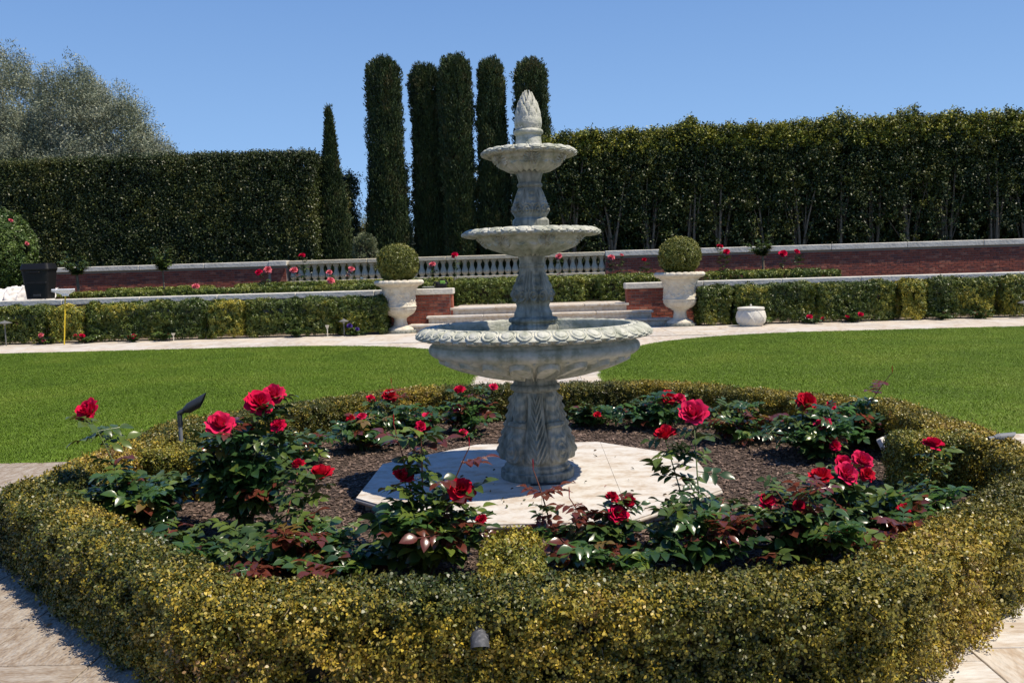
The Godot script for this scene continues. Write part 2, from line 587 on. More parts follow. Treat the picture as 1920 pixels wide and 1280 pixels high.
# ---------------------------------------------------------------- roses
func leaflet(at: Vector3, dir: Vector3, up: Vector3, l: float, w: float) -> Array:
	# one folded, drooping leaflet as a small grid: positions row by row (3 across, 5 along)
	var side := dir.cross(up).normalized()
	var out := []
	for j in 6:
		var v := j / 5.0
		var hw: float = w * [0.05, 0.36, 0.5, 0.45, 0.27, 0.0][j]
		var c := at + dir * l * v - up * l * 0.28 * v * v
		out.append(c - side * hw + up * hw * 0.32)
		out.append(c)
		out.append(c + side * hw + up * hw * 0.32)
	return out

func compound_leaf(n: int, size: float) -> ArrayMesh:
	# a rose leaf: stalk along +X, n leaflets, upper side +Y
	var p := PackedVector3Array()
	var ix := PackedInt32Array()
	var leaflets := []
	var up := V(0, 1, 0)
	leaflets.append(leaflet(V(size * 0.62, 0.0, 0), V(1, 0.05, 0).normalized(), up, size * 0.44, size * 0.29))
	var pairs := (n - 1) / 2
	for k in pairs:
		var x := size * (0.44 - 0.24 * k)
		for s in [-1.0, 1.0]:
			leaflets.append(leaflet(V(x, 0, 0), V(rr(0.35, 0.55), rr(-0.1, 0.12), s).normalized(), (up + V(0, 0, -s * rr(0.0, 0.3))).normalized(), size * rr(0.32, 0.38), size * rr(0.21, 0.25)))
	for e in leaflets:
		var b := p.size()
		for q in e: p.append(q)
		for j in 5:
			for i in 2:
				var a := b + j * 3 + i
				ix.append_array(PackedInt32Array([a, a + 1, a + 3, a + 1, a + 4, a + 3]))
	# stalk
	var b := p.size()
	for x in [0.0, 0.63]:
		p.append_array(PackedVector3Array([V(size * x, 0, -0.0016), V(size * x, 0.002, 0), V(size * x, 0, 0.0016)]))
	ix.append_array(PackedInt32Array([b, b + 1, b + 3, b + 1, b + 4, b + 3, b + 1, b + 2, b + 4, b + 2, b + 5, b + 4]))
	var st := SurfaceTool.new()
	st.begin(Mesh.PRIMITIVE_TRIANGLES)
	for q in p:
		st.add_vertex(q)
	for i in ix:
		st.add_index(i)
	st.generate_normals()
	return st.commit()

func petal_mesh(r0: float, rise: float, lean0: float, lean1: float, half: float, wave: float) -> ArrayMesh:
	# a petal that wraps round the bloom's axis: path from radius r0, its lean from upright going from lean0 to lean1
	var path := [Vector2(r0, 0)]
	var nv := 6
	for j in nv:
		var l := lerpf(lean0, lean1, pow((j + 0.5) / nv, 1.6))
		path.append(path[-1] + Vector2(sin(l), cos(l)) * rise / nv)
	return grid(7, nv, func(u: float, v: float):
		var x := u * 2 - 1
		var e: Vector2 = path[int(round(v * nv))]
		var wid := half * (0.45 + 0.55 * sin(PI * minf(1.0, 0.25 + v * 0.62)))
		var edge := 1.0 - 0.16 * pow(absf(x), 3.0) * v
		var a := x * wid
		var r := maxf(e.x + wave * sin(x * 4.0 + v * 3.0) * v + 0.05 * x * x * v, 0.02)
		return V(cos(a) * r, e.y * edge, sin(a) * r))

func make_petals() -> void:
	M["petals"] = [
		petal_mesh(0.05, 1.05, 0.10, -0.20, 2.2, 0.03), petal_mesh(0.12, 1.08, 0.24, 0.15, 1.4, 0.05), petal_mesh(0.16, 1.08, 0.40, 0.55, 1.1, 0.06),
		petal_mesh(0.18, 1.06, 0.60, 0.95, 0.95, 0.08), petal_mesh(0.18, 1.06, 0.80, 1.45, 0.85, 0.09), petal_mesh(0.16, 1.06, 1.0, 2.1, 0.8, 0.10)]
	var calyx := []
	for k in 5:
		calyx.append([grid(3, 4, func(u: float, v: float):
			var x := u * 2 - 1
			return V(0.08 + 0.30 * v, -0.06 - 0.12 * v * v, x * 0.10 * (1.0 - v * 0.95))), Transform3D(Basis(V(0, 1, 0), TAU * k / 5), Vector3.ZERO)])
	calyx.append([lathe([Vector2(0.02, -0.20), Vector2(0.09, -0.12), Vector2(0.11, 0.0), Vector2(0.06, 0.06)], 10, null, 0.1), Transform3D.IDENTITY])
	M["calyx"] = joined(calyx)
	# one-mesh blooms for roses too far off to show their petals
	var whole := []
	for k in petal_plan(1.0):
		whole.append([M["petals"][k[0]], Transform3D(Basis(V(0, 1, 0), k[1]).scaled(Vector3.ONE * k[2]), Vector3.ZERO)])
	M["small_bloom"] = joined(whole)
	var bud := []
	for k in 3:
		bud.append([M["petals"][0], Transform3D(Basis(V(0, 1, 0), TAU * k / 3).scaled(V(1.6, 1.2, 1.6)), Vector3.ZERO)])
	M["bud"] = joined(bud)

func petal_plan(open: float) -> Array:
	var out := []
	var a := rr(0, TAU)
	var rings := [[0, 3], [1, 4], [2, 5], [3, 5], [4, 5]]
	if open > 0.85: rings.append([5, 4])
	for r in rings:
		for k in r[1]:
			a += 2.39996
			out.append([r[0], a + rr(-0.2, 0.2), rr(0.9, 1.08)])
	return out

func bloom(parent: Node3D, at: Vector3, r: float, m: Material, face: Vector3, small := false) -> void:
	var b := along(face, 0.18)
	b = b.scaled(Vector3.ONE * r)
	var xf := Transform3D(b, at)
	if small:
		part("bloom", M["small_bloom"], m, parent, xf)
		return
	var o := Node3D.new()
	o.name = "bloom"
	parent.add_child(o, true)
	o.transform = Transform3D(b, at - b.y * 0.45)
	for k in petal_plan(rr(0.6, 1.1)):
		part("petal", M["petals"][k[0]], m, o, Transform3D((Basis(V(0, 1, 0), k[1]) * Basis(V(0, 0, 1), rr(-0.16, 0.16)) * Basis(V(1, 0, 0), rr(-0.14, 0.14))).scaled(V(k[2], k[2] * rr(0.9, 1.1), k[2])), Vector3.ZERO))
	part("calyx", M["calyx"], M["rose_leaf_1"], o)

func rose_bush(label: String, base: Vector3, h: float, spread: float, canes: int, leaves: int, blooms: Array, o := {}) -> Node3D:
	# o: near (leaves and petals as pieces), bronze (share of red young leaves), lime, petal, lean, buds, group
	var t := thing("rose_bush", label, "rose bush", base, 0.0, o.get("group", "rose bushes"))
	var near: bool = o.get("near", true)
	var lean: Vector3 = o.get("lean", Vector3.ZERO)
	var tips := []
	var ls: float = o.get("leaf", 0.105) * (1.38 if near else 1.25)
	var made := 0
	if near:
		leaves = int(leaves * 2.35)
		spread *= 1.04
		h *= 1.12
	else:
		leaves = int(leaves * 1.7)
	for k in canes:
		var a := TAU * (k + rr(-0.3, 0.3)) / canes
		var f := sqrt(rr(0.05, 1.0))
		var tip := V(cos(a) * spread * f, h * rr(0.45, 1.0) * (1.15 - 0.45 * f), sin(a) * spread * f) + lean * rr(0.4, 1.0)
		tips.append([tip, 0.0])
	for b in blooms:
		tips.append([V(b[0], b[1], b[2]) - base - V(0, b[3] * 0.4, 0), b[3]])
	var spots := []
	for e in tips:
		var tip: Vector3 = e[0]
		var start := V(rr(-0.04, 0.04), 0, rr(-0.04, 0.04))
		var ctrl := V(tip.x * rr(0.1, 0.5), tip.y * rr(0.5, 0.7), tip.z * rr(0.1, 0.5))
		var pth := bend(start, ctrl, tip, 8)
		var red: bool = rng.randf() < o.get("bronze", 0.15) * 1.5
		part("cane", tube(pth, 0.0055 if near else 0.009, 0.0024 if near else 0.005, 5), M["cane_red"] if red else M["cane_green"], t)
		spots.append([pth, tip, red])
	var per := float(leaves) / spots.size()
	var xf: Array[Transform3D] = []
	var cols := PackedColorArray()
	for e in spots:
		var pth: PackedVector3Array = e[0]
		for k in int(per + rng.randf()):
			var f := rr(0.22, 1.0)
			f = 1.0 - (1.0 - f) * rr(0.5, 1.0)
			var fi := f * (pth.size() - 1.001)
			var p := pth[int(fi)].lerp(pth[int(fi) + 1], fi - int(fi))
			var a := rr(0, TAU)
			var outw := V(cos(a), rr(-0.25, 0.45), sin(a)).normalized()
			var up := (V(0, 1, 0) + V(rr(-0.85, 0.85), 0, rr(-0.85, 0.85))).normalized()
			var zz := outw.cross(up).normalized()
			var size := ls * rr(0.65, 1.2)
			var bs := Basis(outw, zz.cross(outw), zz).scaled(Vector3.ONE * size / 0.1)
			if near and made < o.get("parts", 100):
				made += 1
				var q := rng.randf()
				var mt := "rose_leaf_0"
				if e[2] and f > 0.6 and q < 0.6: mt = "rose_leaf_3"
				elif q < o.get("bronze", 0.15) * 0.3: mt = "rose_leaf_3"
				elif q < o.get("bronze", 0.15) * 0.3 + o.get("lime", 0.15): mt = "rose_leaf_2"
				elif q > 0.97: mt = "rose_leaf_4"
				elif q > 0.6: mt = "rose_leaf_1"
				part("leaf", M["leaf_shapes"][rng.randi() % 4], M[mt], t, Transform3D(bs, p))
			else:
				xf.append(Transform3D(bs, p))
				var c: Color = Color(0.023, 0.052, 0.017).lerp(Color(0.105, 0.145, 0.024), pow(rng.randf(), 1.3) * (0.75 + o.get("lime", 0.1)))
				if rng.randf() < o.get("bronze", 0.15) * 0.3: c = Color(0.095, 0.026, 0.016)
				cols.append(c)
	if xf.size():
		many("foliage", M["leaf_shapes"][0], M["rose_leaf_tint"], t, xf, cols)
	for b in blooms:
		var pm: String = o.get("petal", "petal_crimson")
		if b.size() > 4: pm = b[4]
		elif near: pm = ["petal_crimson", "petal_rose", "petal_red"][rng.randi() % 3]
		var face := V(rr(-0.45, 0.45), rr(0.5, 1.0), rr(0.2, 1.0)).normalized()
		bloom(t, V(b[0], b[1], b[2]) - base, b[3], M[pm], face, not near or b[3] < 0.035)
	for b in o.get("buds", []):
		var q: Vector3 = b - base
		part("cane", tube(bend(V(0, 0, 0), V(q.x * 0.4, q.y * 0.6, q.z * 0.4), q, 7), 0.005, 0.0025, 5), M["cane_red"], t)
		part("bud", M["bud"], M["petal_deep"], t, Transform3D(Basis.IDENTITY.scaled(V(0.016, 0.04, 0.016)), q))
		for k in 9:
			var f := rr(0.45, 0.97)
			var a := rr(0, TAU)
			var outw := V(cos(a), rr(-0.1, 0.4), sin(a)).normalized()
			var zz := outw.cross(V(0, 1, 0)).normalized()
			var p := bend(V(0, 0, 0), V(q.x * 0.4, q.y * 0.6, q.z * 0.4), q, 7)[int(f * 7)]
			part("leaf", M["leaf_shapes"][k % 4], M["rose_leaf_3"] if f > 0.7 else M["rose_leaf_1"], t, Transform3D(Basis(outw, zz.cross(outw), zz).scaled(Vector3.ONE * ls * rr(0.7, 1.1) / 0.1), p))
	return t

# ---------------------------------------------------------------- fountain
func eggs(n: int, r0: float, r1: float, lift: float) -> Callable:
	return func(th: float, _t: float, r: float, y: float) -> float:
		if r < r0 or r > r1: return 0.0
		var x := fposmod(th * n / TAU, 1.0) - 0.5
		var v := (r - r0) / (r1 - r0)
		var e := Vector2(x / 0.33, (v - 0.50) / 0.36).length()
		if e < 1.0: return lift * sqrt(1.0 - e * e * 0.92)
		if e < 1.16: return -lift * 0.25
		if e < 1.48: return lift * 0.55
		return -lift * 0.35

func fountain() -> void:
	var stone: Material = M["basin_stone"]
	var grey: Material = M["pedestal_stone"]
	var t := thing("garden_fountain", "three-tier carved grey stone fountain with artichoke finial, standing on the octagonal plinth", "fountain", V(FC.x, PT, FC.z))
	var y0 := -PT
	# lower pedestal
	var carve := func(th: float, _t: float, r: float, y: float) -> float:
		if y < 0.10 or y > 0.535: return 0.0
		var x := fposmod(th * 8 / TAU + 0.5, 1.0) - 0.5
		var k := int(floor(th * 8 / TAU + 0.5)) % 2
		var e := smoothstep(0.10, 0.14, y) * (1.0 - smoothstep(0.50, 0.535, y))
		var g := -0.011 * exp(-pow((absf(x) - 0.5) / 0.045, 2))
		if k == 0:
			# upright acanthus leaf: ribs fan out from a midrib
			var env := clampf(1.0 - absf(x) / (0.42 - 0.5 * absf(y - 0.22)), 0, 1)
			g += 0.012 * env + 0.006 * sin((y - 0.35 * absf(x)) * 120.0) * minf(env * 3.0, 1.0) + 0.006 * exp(-pow(x / 0.05, 2))
		else:
			# hanging scalloped drapery with a ledge
			g += 0.0032 * sin(y * 95.0 + cos(x * PI) * 2.4) + (0.014 if y > 0.33 and y < 0.36 else 0.0) + 0.006 * cos(x * PI)
			g += 0.004 * sin(Vector2(x * 3.0, (y - 0.19) * 14.0).length() * 13.0) * (1.0 - smoothstep(0.22, 0.30, y))
		return g * e * 1.5
	var pts := [Vector2(0.0, 0.0), Vector2(0.226, 0.0), Vector2(0.230, 0.006), Vector2(0.230, 0.046), Vector2(0.224, 0.053), Vector2(0.205, 0.055), Vector2(0.206, 0.078)]
	pts += soft([Vector2(0.200, 0.083), Vector2(0.188, 0.098), Vector2(0.205, 0.120), Vector2(0.220, 0.160), Vector2(0.212, 0.215), Vector2(0.190, 0.275), Vector2(0.168, 0.345), Vector2(0.150, 0.42), Vector2(0.138, 0.485), Vector2(0.131, 0.535)], 3)
	pts += [Vector2(0.131, 0.541)] + soft([Vector2(0.138, 0.543), Vector2(0.153, 0.552), Vector2(0.157, 0.566), Vector2(0.151, 0.580), Vector2(0.137, 0.588)], 3) + [Vector2(0.134, 0.60), Vector2(0.136, 0.655), Vector2(0.0, 0.66)]
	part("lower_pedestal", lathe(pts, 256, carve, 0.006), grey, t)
	# lower bowl
	var gad := func(th: float, _t: float, r: float, y: float) -> float:
		if r >= 0.630 and y > 0.88:
			return eggs(44, 0.638, 0.730, 0.011).call(th, 0, r, y)
		if y < 0.651 or y > 0.771 or r < 0.2: return 0.0
		var x := fposmod(th * 20 / TAU, 1.0) - 0.5
		var v := (y - 0.651) / 0.120
		var e := absf(x) / 0.45
		if v > 0.5: e = Vector2(x / 0.45, (v - 0.5) / 0.46).length()
		if e < 0.74: return 0.013 - 0.012 * e * e
		if e < 0.98: return 0.024 * sin(PI * (e - 0.74) / 0.24) + 0.003
		return -0.004 + 0.014 * exp(-pow((absf(x) - 0.5) / 0.05, 2)) * smoothstep(0.7, 0.9, v)
	var bp := [Vector2(0.0, 0.637), Vector2(0.150, 0.642)] + soft([Vector2(0.155, 0.644), Vector2(0.215, 0.651), Vector2(0.325, 0.673), Vector2(0.470, 0.714), Vector2(0.575, 0.757), Vector2(0.612, 0.774)], 5)
	bp += soft([Vector2(0.626, 0.776), Vector2(0.646, 0.792), Vector2(0.655, 0.815), Vector2(0.648, 0.838), Vector2(0.632, 0.850)], 3)
	bp += [Vector2(0.629, 0.858), Vector2(0.632, 0.875), Vector2(0.648, 0.884), Vector2(0.715, 0.888), Vector2(0.728, 0.894), Vector2(0.731, 0.901)]
	bp += soft([Vector2(0.729, 0.908), Vector2(0.712, 0.922), Vector2(0.682, 0.938), Vector2(0.650, 0.949), Vector2(0.632, 0.953)], 4)
	bp += [Vector2(0.612, 0.956), Vector2(0.601, 0.953), Vector2(0.597, 0.944), Vector2(0.592, 0.90), Vector2(0.56, 0.83), Vector2(0.45, 0.765), Vector2(0.20, 0.735), Vector2(0.0, 0.73)]
	part("lower_bowl", lathe(bp, 880, gad, 0.006), stone, t)
	part("basin_floor", lathe([Vector2(0.586, 0.885), Vector2(0.555, 0.838), Vector2(0.44, 0.775), Vector2(0.20, 0.746), Vector2(0.0, 0.744)], 64, null, 0.05), M["basin_floor"], t)
	part("water", lathe([Vector2(0.594, 0.9005), Vector2(0.3, 0.9005), Vector2(0.0, 0.9005)], 96, null, 0.2), M["water"], t)
	# middle pedestal
	var carve2 := func(th: float, _t: float, r: float, y: float) -> float:
		if y < 1.085 or y > 1.30: return 0.0
		var e := smoothstep(1.085, 1.11, y) * (1.0 - smoothstep(1.27, 1.30, y))
		var x := fposmod(th * 6 / TAU + 0.25, 1.0) - 0.5
		var g := -0.006 * exp(-pow((absf(x) - 0.5) / 0.04, 2)) - 0.006 * exp(-pow((absf(x) - 0.36 + (y - 1.1) * 0.3) / 0.035, 2))
		g += 0.004 * cos((y - 1.11) * 130.0 + cos(x * PI) * 1.8) * exp(-pow(x / 0.2, 2))
		g += 0.005 * sin(Vector2((absf(x) - 0.22) * 3.2, (y - 1.135) * 18.0).length() * 15.0) * (1.0 - smoothstep(1.15, 1.19, y))
		return g * e * 1.5
	pts = [Vector2(0.0, 0.74), Vector2(0.150, 0.74), Vector2(0.150, 0.885)] + soft([Vector2(0.150, 0.905), Vector2(0.156, 0.92), Vector2(0.155, 0.94), Vector2(0.148, 0.952)], 3) + [Vector2(0.138, 0.956), Vector2(0.138, 0.968)]
	pts += soft([Vector2(0.150, 0.972), Vector2(0.155, 0.983), Vector2(0.150, 0.995), Vector2(0.138, 1.0)], 3) + [Vector2(0.120, 1.005), Vector2(0.117, 1.03)] + soft([Vector2(0.108, 1.045), Vector2(0.102, 1.065), Vector2(0.106, 1.085), Vector2(0.125, 1.110), Vector2(0.131, 1.14), Vector2(0.123, 1.18), Vector2(0.104, 1.225), Vector2(0.086, 1.265), Vector2(0.076, 1.30)], 4)
	pts += [Vector2(0.075, 1.305), Vector2(0.081, 1.310), Vector2(0.081, 1.325), Vector2(0.076, 1.332), Vector2(0.077, 1.35), Vector2(0.086, 1.378), Vector2(0.100, 1.388), Vector2(0.100, 1.400), Vector2(0.0, 1.40)]
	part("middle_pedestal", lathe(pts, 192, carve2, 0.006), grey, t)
	# middle bowl
	var rosette := func(n: int, yc: float, r0: float, r1: float, ne: int, lip: float) -> Callable:
		return func(th: float, _t: float, r: float, y: float) -> float:
			if y > lip and r > r0: return eggs(ne, r0, r1, 0.009).call(th, 0, r, y)
			if y > lip: return 0.0
			var x := (fposmod(th * n / TAU + 0.08, 1.0) - 0.5) * TAU / n * r
			var d := Vector2(x, (y - yc) * 1.6)
			var l := d.length()
			var g := 0.0
			if l < 0.055:
				g = 0.017 * (0.5 + 0.5 * cos(d.angle() * 14.0)) * smoothstep(0.0, 0.02, l) * (1.0 - smoothstep(0.045, 0.055, l)) + 0.007 * (1.0 - smoothstep(0.0, 0.014, l))
			elif y < yc - 0.02:
				g = 0.012 * (0.5 + 0.5 * cos(th * n * 3.0))
			else:
				g = 0.004 * sin((y - yc) * 160.0) + 0.003 * sin(th * n * 5.0)
			return g
	bp = [Vector2(0.0, 1.385), Vector2(0.105, 1.388)] + soft([Vector2(0.115, 1.392), Vector2(0.170, 1.405), Vector2(0.215, 1.420), Vector2(0.262, 1.438), Vector2(0.298, 1.462), Vector2(0.322, 1.488), Vector2(0.333, 1.497)], 4)
	bp += [Vector2(0.345, 1.500), Vector2(0.412, 1.503), Vector2(0.424, 1.507), Vector2(0.427, 1.513)] + soft([Vector2(0.425, 1.519), Vector2(0.400, 1.530), Vector2(0.372, 1.538), Vector2(0.350, 1.541)], 4) + [Vector2(0.338, 1.541), Vector2(0.332, 1.535), Vector2(0.318, 1.50), Vector2(0.24, 1.455), Vector2(0.0, 1.44)]
	part("middle_bowl", lathe(bp, 520, rosette.call(7, 1.470, 0.354, 0.427, 28, 1.4975), 0.005), stone, t)
	part("water", lathe([Vector2(0.324, 1.512), Vector2(0.15, 1.512), Vector2(0.0, 1.512)], 64, null, 0.2), M["water"], t)
	# upper pedestal
	var carve3 := func(th: float, _t: float, r: float, y: float) -> float:
		if y < 1.625 or y > 1.79: return 0.0
		var e := smoothstep(1.625, 1.65, y) * (1.0 - smoothstep(1.77, 1.79, y))
		var x := fposmod(th * 6 / TAU + 0.1, 1.0) - 0.5
		var g := -0.005 * exp(-pow((absf(x) - 0.5) / 0.05, 2)) + 0.004 * cos((y - 1.63) * 170.0 + cos(x * PI) * 2.0) * exp(-pow(x / 0.18, 2))
		g += 0.005 * sin(Vector2((absf(x) - 0.3) * 3.0, (y - 1.655) * 20.0).length() * 16.0) * (1.0 - smoothstep(1.67, 1.71, y))
		return g * e * 1.5
	pts = [Vector2(0.0, 1.44), Vector2(0.113, 1.44), Vector2(0.113, 1.592), Vector2(0.108, 1.60), Vector2(0.098, 1.608)] + soft([Vector2(0.097, 1.613), Vector2(0.106, 1.632), Vector2(0.113, 1.655), Vector2(0.108, 1.69), Vector2(0.092, 1.74), Vector2(0.078, 1.775), Vector2(0.070, 1.792)], 4)
	pts += [Vector2(0.070, 1.795)] + soft([Vector2(0.076, 1.799), Vector2(0.079, 1.808), Vector2(0.076, 1.817), Vector2(0.069, 1.821)], 3) + [Vector2(0.068, 1.83), Vector2(0.080, 1.875), Vector2(0.084, 1.882), Vector2(0.095, 1.884), Vector2(0.095, 1.903), Vector2(0.0, 1.905)]
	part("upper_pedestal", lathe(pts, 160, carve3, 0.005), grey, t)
	# upper bowl
	bp = [Vector2(0.0, 1.895), Vector2(0.098, 1.897)] + soft([Vector2(0.11, 1.899), Vector2(0.135, 1.906), Vector2(0.165, 1.922), Vector2(0.185, 1.934), Vector2(0.208, 1.955), Vector2(0.226, 1.976), Vector2(0.232, 1.984)], 4)
	bp += [Vector2(0.240, 1.987), Vector2(0.283, 1.990), Vector2(0.291, 1.994), Vector2(0.293, 1.999)] + soft([Vector2(0.291, 2.004), Vector2(0.272, 2.015), Vector2(0.252, 2.022), Vector2(0.238, 2.025)], 4) + [Vector2(0.229, 2.025), Vector2(0.224, 2.02), Vector2(0.21, 1.985), Vector2(0.15, 1.955), Vector2(0.0, 1.945)]
	part("upper_bowl", lathe(bp, 400, rosette.call(6, 1.958, 0.240, 0.293, 20, 1.9845), 0.004), stone, t)
	# finial: stem and overlapping leaves of an artichoke
	var f := part("finial", lathe([Vector2(0.0, 1.95), Vector2(0.084, 1.95), Vector2(0.084, 2.03), Vector2(0.076, 2.105), Vector2(0.078, 2.112)] + soft([Vector2(0.086, 2.116), Vector2(0.091, 2.127), Vector2(0.088, 2.139), Vector2(0.078, 2.145)], 3) + soft([Vector2(0.072, 2.147), Vector2(0.083, 2.175), Vector2(0.080, 2.21), Vector2(0.062, 2.26), Vector2(0.042, 2.30), Vector2(0.022, 2.34), Vector2(0.0, 2.35)], 3), 96, null, 0.008), stone, t)
	var rows := [[2.147, 0.100, 0.072, 8, 0.0], [2.183, 0.105, 0.069, 8, 0.5], [2.217, 0.105, 0.057, 8, 0.0], [2.250, 0.100, 0.043, 7, 0.5], [2.275, 0.098, 0.030, 6, 0.0], [2.290, 0.092, 0.018, 5, 0.5]]
	for r in rows:
		var n: int = r[3]
		var hgt: float = r[1]
		var rad: float = r[2]
		var half := TAU / n * 0.56
		var scale_leaf := grid(8, 8, func(u: float, v: float):
			var x := u * 2 - 1
			var wid := pow(maxf(1.0 - pow(maxf(v - 0.3, 0.0) / 0.7, 1.5), 0.0), 0.8) if v > 0.3 else 0.85 + 0.15 * v / 0.3
			var a := x * half * wid
			var rib := 0.0022 * cos(x * 16.0) - 0.004 * absf(pow(x, 4.0))
			var prof := rad + 0.015 * sin(v * PI * 0.62) - 0.022 * v * v * (1.0 if hgt > 0.07 else 0.3) + rib + 0.003
			return V(cos(a) * prof, v * hgt, sin(a) * prof))
		for k in n:
			part("scale_leaf", scale_leaf, stone, f, Transform3D(Basis(V(0, 1, 0), TAU * (k + r[4]) / n), V(0, r[0], 0)))

# ---------------------------------------------------------------- masonry
func brick_wall(t: Node3D, x0: float, x1: float, y0: float, y1: float, zf: float, limit: int) -> void:
	# bricks in running bond on the face z = zf (local to t), the first `limit` nearest the middle of the view as parts, the rest joined
	var bl := 0.205
	var bh := 0.075
	var meshes := []
	for k in 3:
		meshes.append(bevel_box(V(bl - 0.011, bh - 0.011, 0.05), 0.004))
	var half := bevel_box(V(bl / 2 - 0.011, bh - 0.011, 0.05), 0.004)
	var spots := []
	var rows := int((y1 - y0) / bh)
	for j in rows:
		var x := x0
		if j % 2 == 1:
			spots.append([x0 + bl / 4, y0 + j * bh, true])
			x += bl / 2
		while x + bl < x1 + 0.01:
			spots.append([x + bl / 2, y0 + j * bh, false])
			x += bl
		if x + bl / 2 < x1 + 0.01:
			spots.append([x + bl / 4, y0 + j * bh, true])
	var mid := -t.position.x
	spots.sort_custom(func(a, b): return absf(a[0] - mid) - a[1] * 2.0 < absf(b[0] - mid) - b[1] * 2.0)
	var rest := []
	for k in 5: rest.append([])
	for i in spots.size():
		var e: Array = spots[i]
		var k := rng.randi() % 5
		if rng.randf() < 0.45: k = 0
		var xf := Transform3D(Basis(V(0, 1, 0), rr(-0.02, 0.02)), V(e[0], e[1] + 0.0055, zf - 0.02 + rr(-0.003, 0.003)))
		var bm: Mesh = half if e[2] else meshes[i % 3]
		if i < limit:
			part("brick", bm, M["brick_%d" % k], t, xf)
		else:
			rest[k].append([bm, xf])
	for k in 5:
		if rest[k].size():
			var o := part("brickwork", joined(rest[k]), M["brick_%d" % k], t)
			o.set_meta("kind", "stuff")

func box_part(called: String, c0: Vector3, c1: Vector3, b: float, m: Material, t: Node) -> MeshInstance3D:
	var s := (c1 - c0).abs()
	return part(called, bevel_box(s, b), m, t, Transform3D(Basis.IDENTITY, V((c0.x + c1.x) / 2, minf(c0.y, c1.y), (c0.z + c1.z) / 2)))

func cap_run(t: Node3D, x0: float, x1: float, y0: float, y1: float, z0: float, z1: float, m: Material, each := 1.9) -> void:
	var n := maxi(1, int(round((x1 - x0) / each)))
	for k in n:
		var a := lerpf(x0, x1, float(k) / n) + (0.004 if k > 0 else 0.0)
		var b := lerpf(x0, x1, float(k + 1) / n) - (0.004 if k < n - 1 else 0.0)
		box_part("cap_stone", V(a, y0, z0), V(b, y1, z1), 0.018, m, t)

func urn(label: String, at: Vector3, turn: float) -> Node3D:
	var t := thing("stone_urn", label, "urn", at, turn, "stone urns by the steps")
	var figs := noise(77, 9.0, 3)
	var relief := func(th: float, _t: float, r: float, y: float) -> float:
		if y > 1.17 and r > 0.5:
			var x := fposmod(th * 22 / TAU, 1.0) - 0.5
			return 0.018 * (1.0 - 4.0 * x * x)
		if y > 0.66 and y < 1.05 and r > 0.3:
			# garlands and figures in low relief
			var e := smoothstep(0.66, 0.72, y) * (1.0 - smoothstep(0.99, 1.05, y))
			return e * (0.030 * maxf(figs.get_noise_3d(cos(th) * 0.42, y * 0.9, sin(th) * 0.42), -0.15) + 0.010 * sin(th * 6.0 + y * 9.0))
		if y > 0.42 and y < 0.60 and r > 0.25:
			return 0.008 * absf(sin(th * 20.0))
		return 0.0
	var p := [Vector2(0.0, 0.065), Vector2(0.315, 0.065)] + soft([Vector2(0.325, 0.075), Vector2(0.30, 0.12), Vector2(0.22, 0.16), Vector2(0.17, 0.20)], 3) + [Vector2(0.172, 0.225), Vector2(0.165, 0.235), Vector2(0.152, 0.30), Vector2(0.152, 0.345)]
	p += soft([Vector2(0.17, 0.375), Vector2(0.215, 0.40), Vector2(0.225, 0.415)], 3) + soft([Vector2(0.24, 0.425), Vector2(0.325, 0.48), Vector2(0.38, 0.56), Vector2(0.397, 0.63)], 4) + [Vector2(0.410, 0.635), Vector2(0.412, 0.655), Vector2(0.398, 0.665)]
	p += soft([Vector2(0.392, 0.68), Vector2(0.378, 0.74), Vector2(0.376, 0.83), Vector2(0.392, 0.95), Vector2(0.425, 1.06), Vector2(0.44, 1.095)], 3) + [Vector2(0.455, 1.10), Vector2(0.458, 1.125)] + soft([Vector2(0.47, 1.135), Vector2(0.52, 1.165), Vector2(0.565, 1.20)], 3) + soft([Vector2(0.585, 1.21), Vector2(0.595, 1.24), Vector2(0.57, 1.275), Vector2(0.53, 1.28)], 3) + [Vector2(0.46, 1.27), Vector2(0.43, 1.20), Vector2(0.0, 1.19)]
	part("vessel", lathe(p, 176, relief, 0.018), M["urn_stone"], t)
	part("foot", lathe([Vector2(0.0, 0.0), Vector2(0.38, 0.0), Vector2(0.385, 0.01), Vector2(0.385, 0.055), Vector2(0.375, 0.068), Vector2(0.0, 0.068)], 64), M["pedestal_stone"], t)
	part("soil", lathe([Vector2(0.445, 1.225), Vector2(0.2, 1.235), Vector2(0.0, 1.24)], 32, null, 0.2), M["mulch"], t)
	return t

func ball_shrub(called: String, label: String, cat: String, at: Vector3, r: Vector3, count: int, mesh: Mesh, mix: Array, size := 1.0, group := "") -> Node3D:
	var t := thing(called, label, cat, at, 0.0, group)
	var xf: Array[Transform3D] = []
	var cols := PackedColorArray()
	for i in count:
		var d := V(rr(-1, 1), rr(-1, 1), rr(-1, 1)).normalized()
		var k := 1.0 + 0.07 * lumps.get_noise_3dv((d * r + at) * 2.4) - 0.16 * pow(rng.randf(), 1.7)
		xf.append(Transform3D(along(d, 0.8).scaled(Vector3.ONE * size * rr(0.75, 1.25)), d * r * k + V(0, r.y, 0)))
		cols.append(tint(mix, d * r + at, 1.2))
	many("foliage", mesh, M["box_leaf"], t, xf, cols)
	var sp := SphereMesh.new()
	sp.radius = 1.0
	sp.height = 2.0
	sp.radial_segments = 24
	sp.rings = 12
	part("twig_shade_core", sp, M["twig_shade"], t, Transform3D(Basis.IDENTITY.scaled(r * 0.84), V(0, r.y, 0)))  # solid dark ball, its colour painting the twiggy shade within the shrub
	part("trunk", tube(bend(V(0, -0.05, 0), V(0.01, r.y * 0.4, 0), V(0, r.y, 0), 4), 0.04, 0.03, 8), M["bark"], t)
	return t

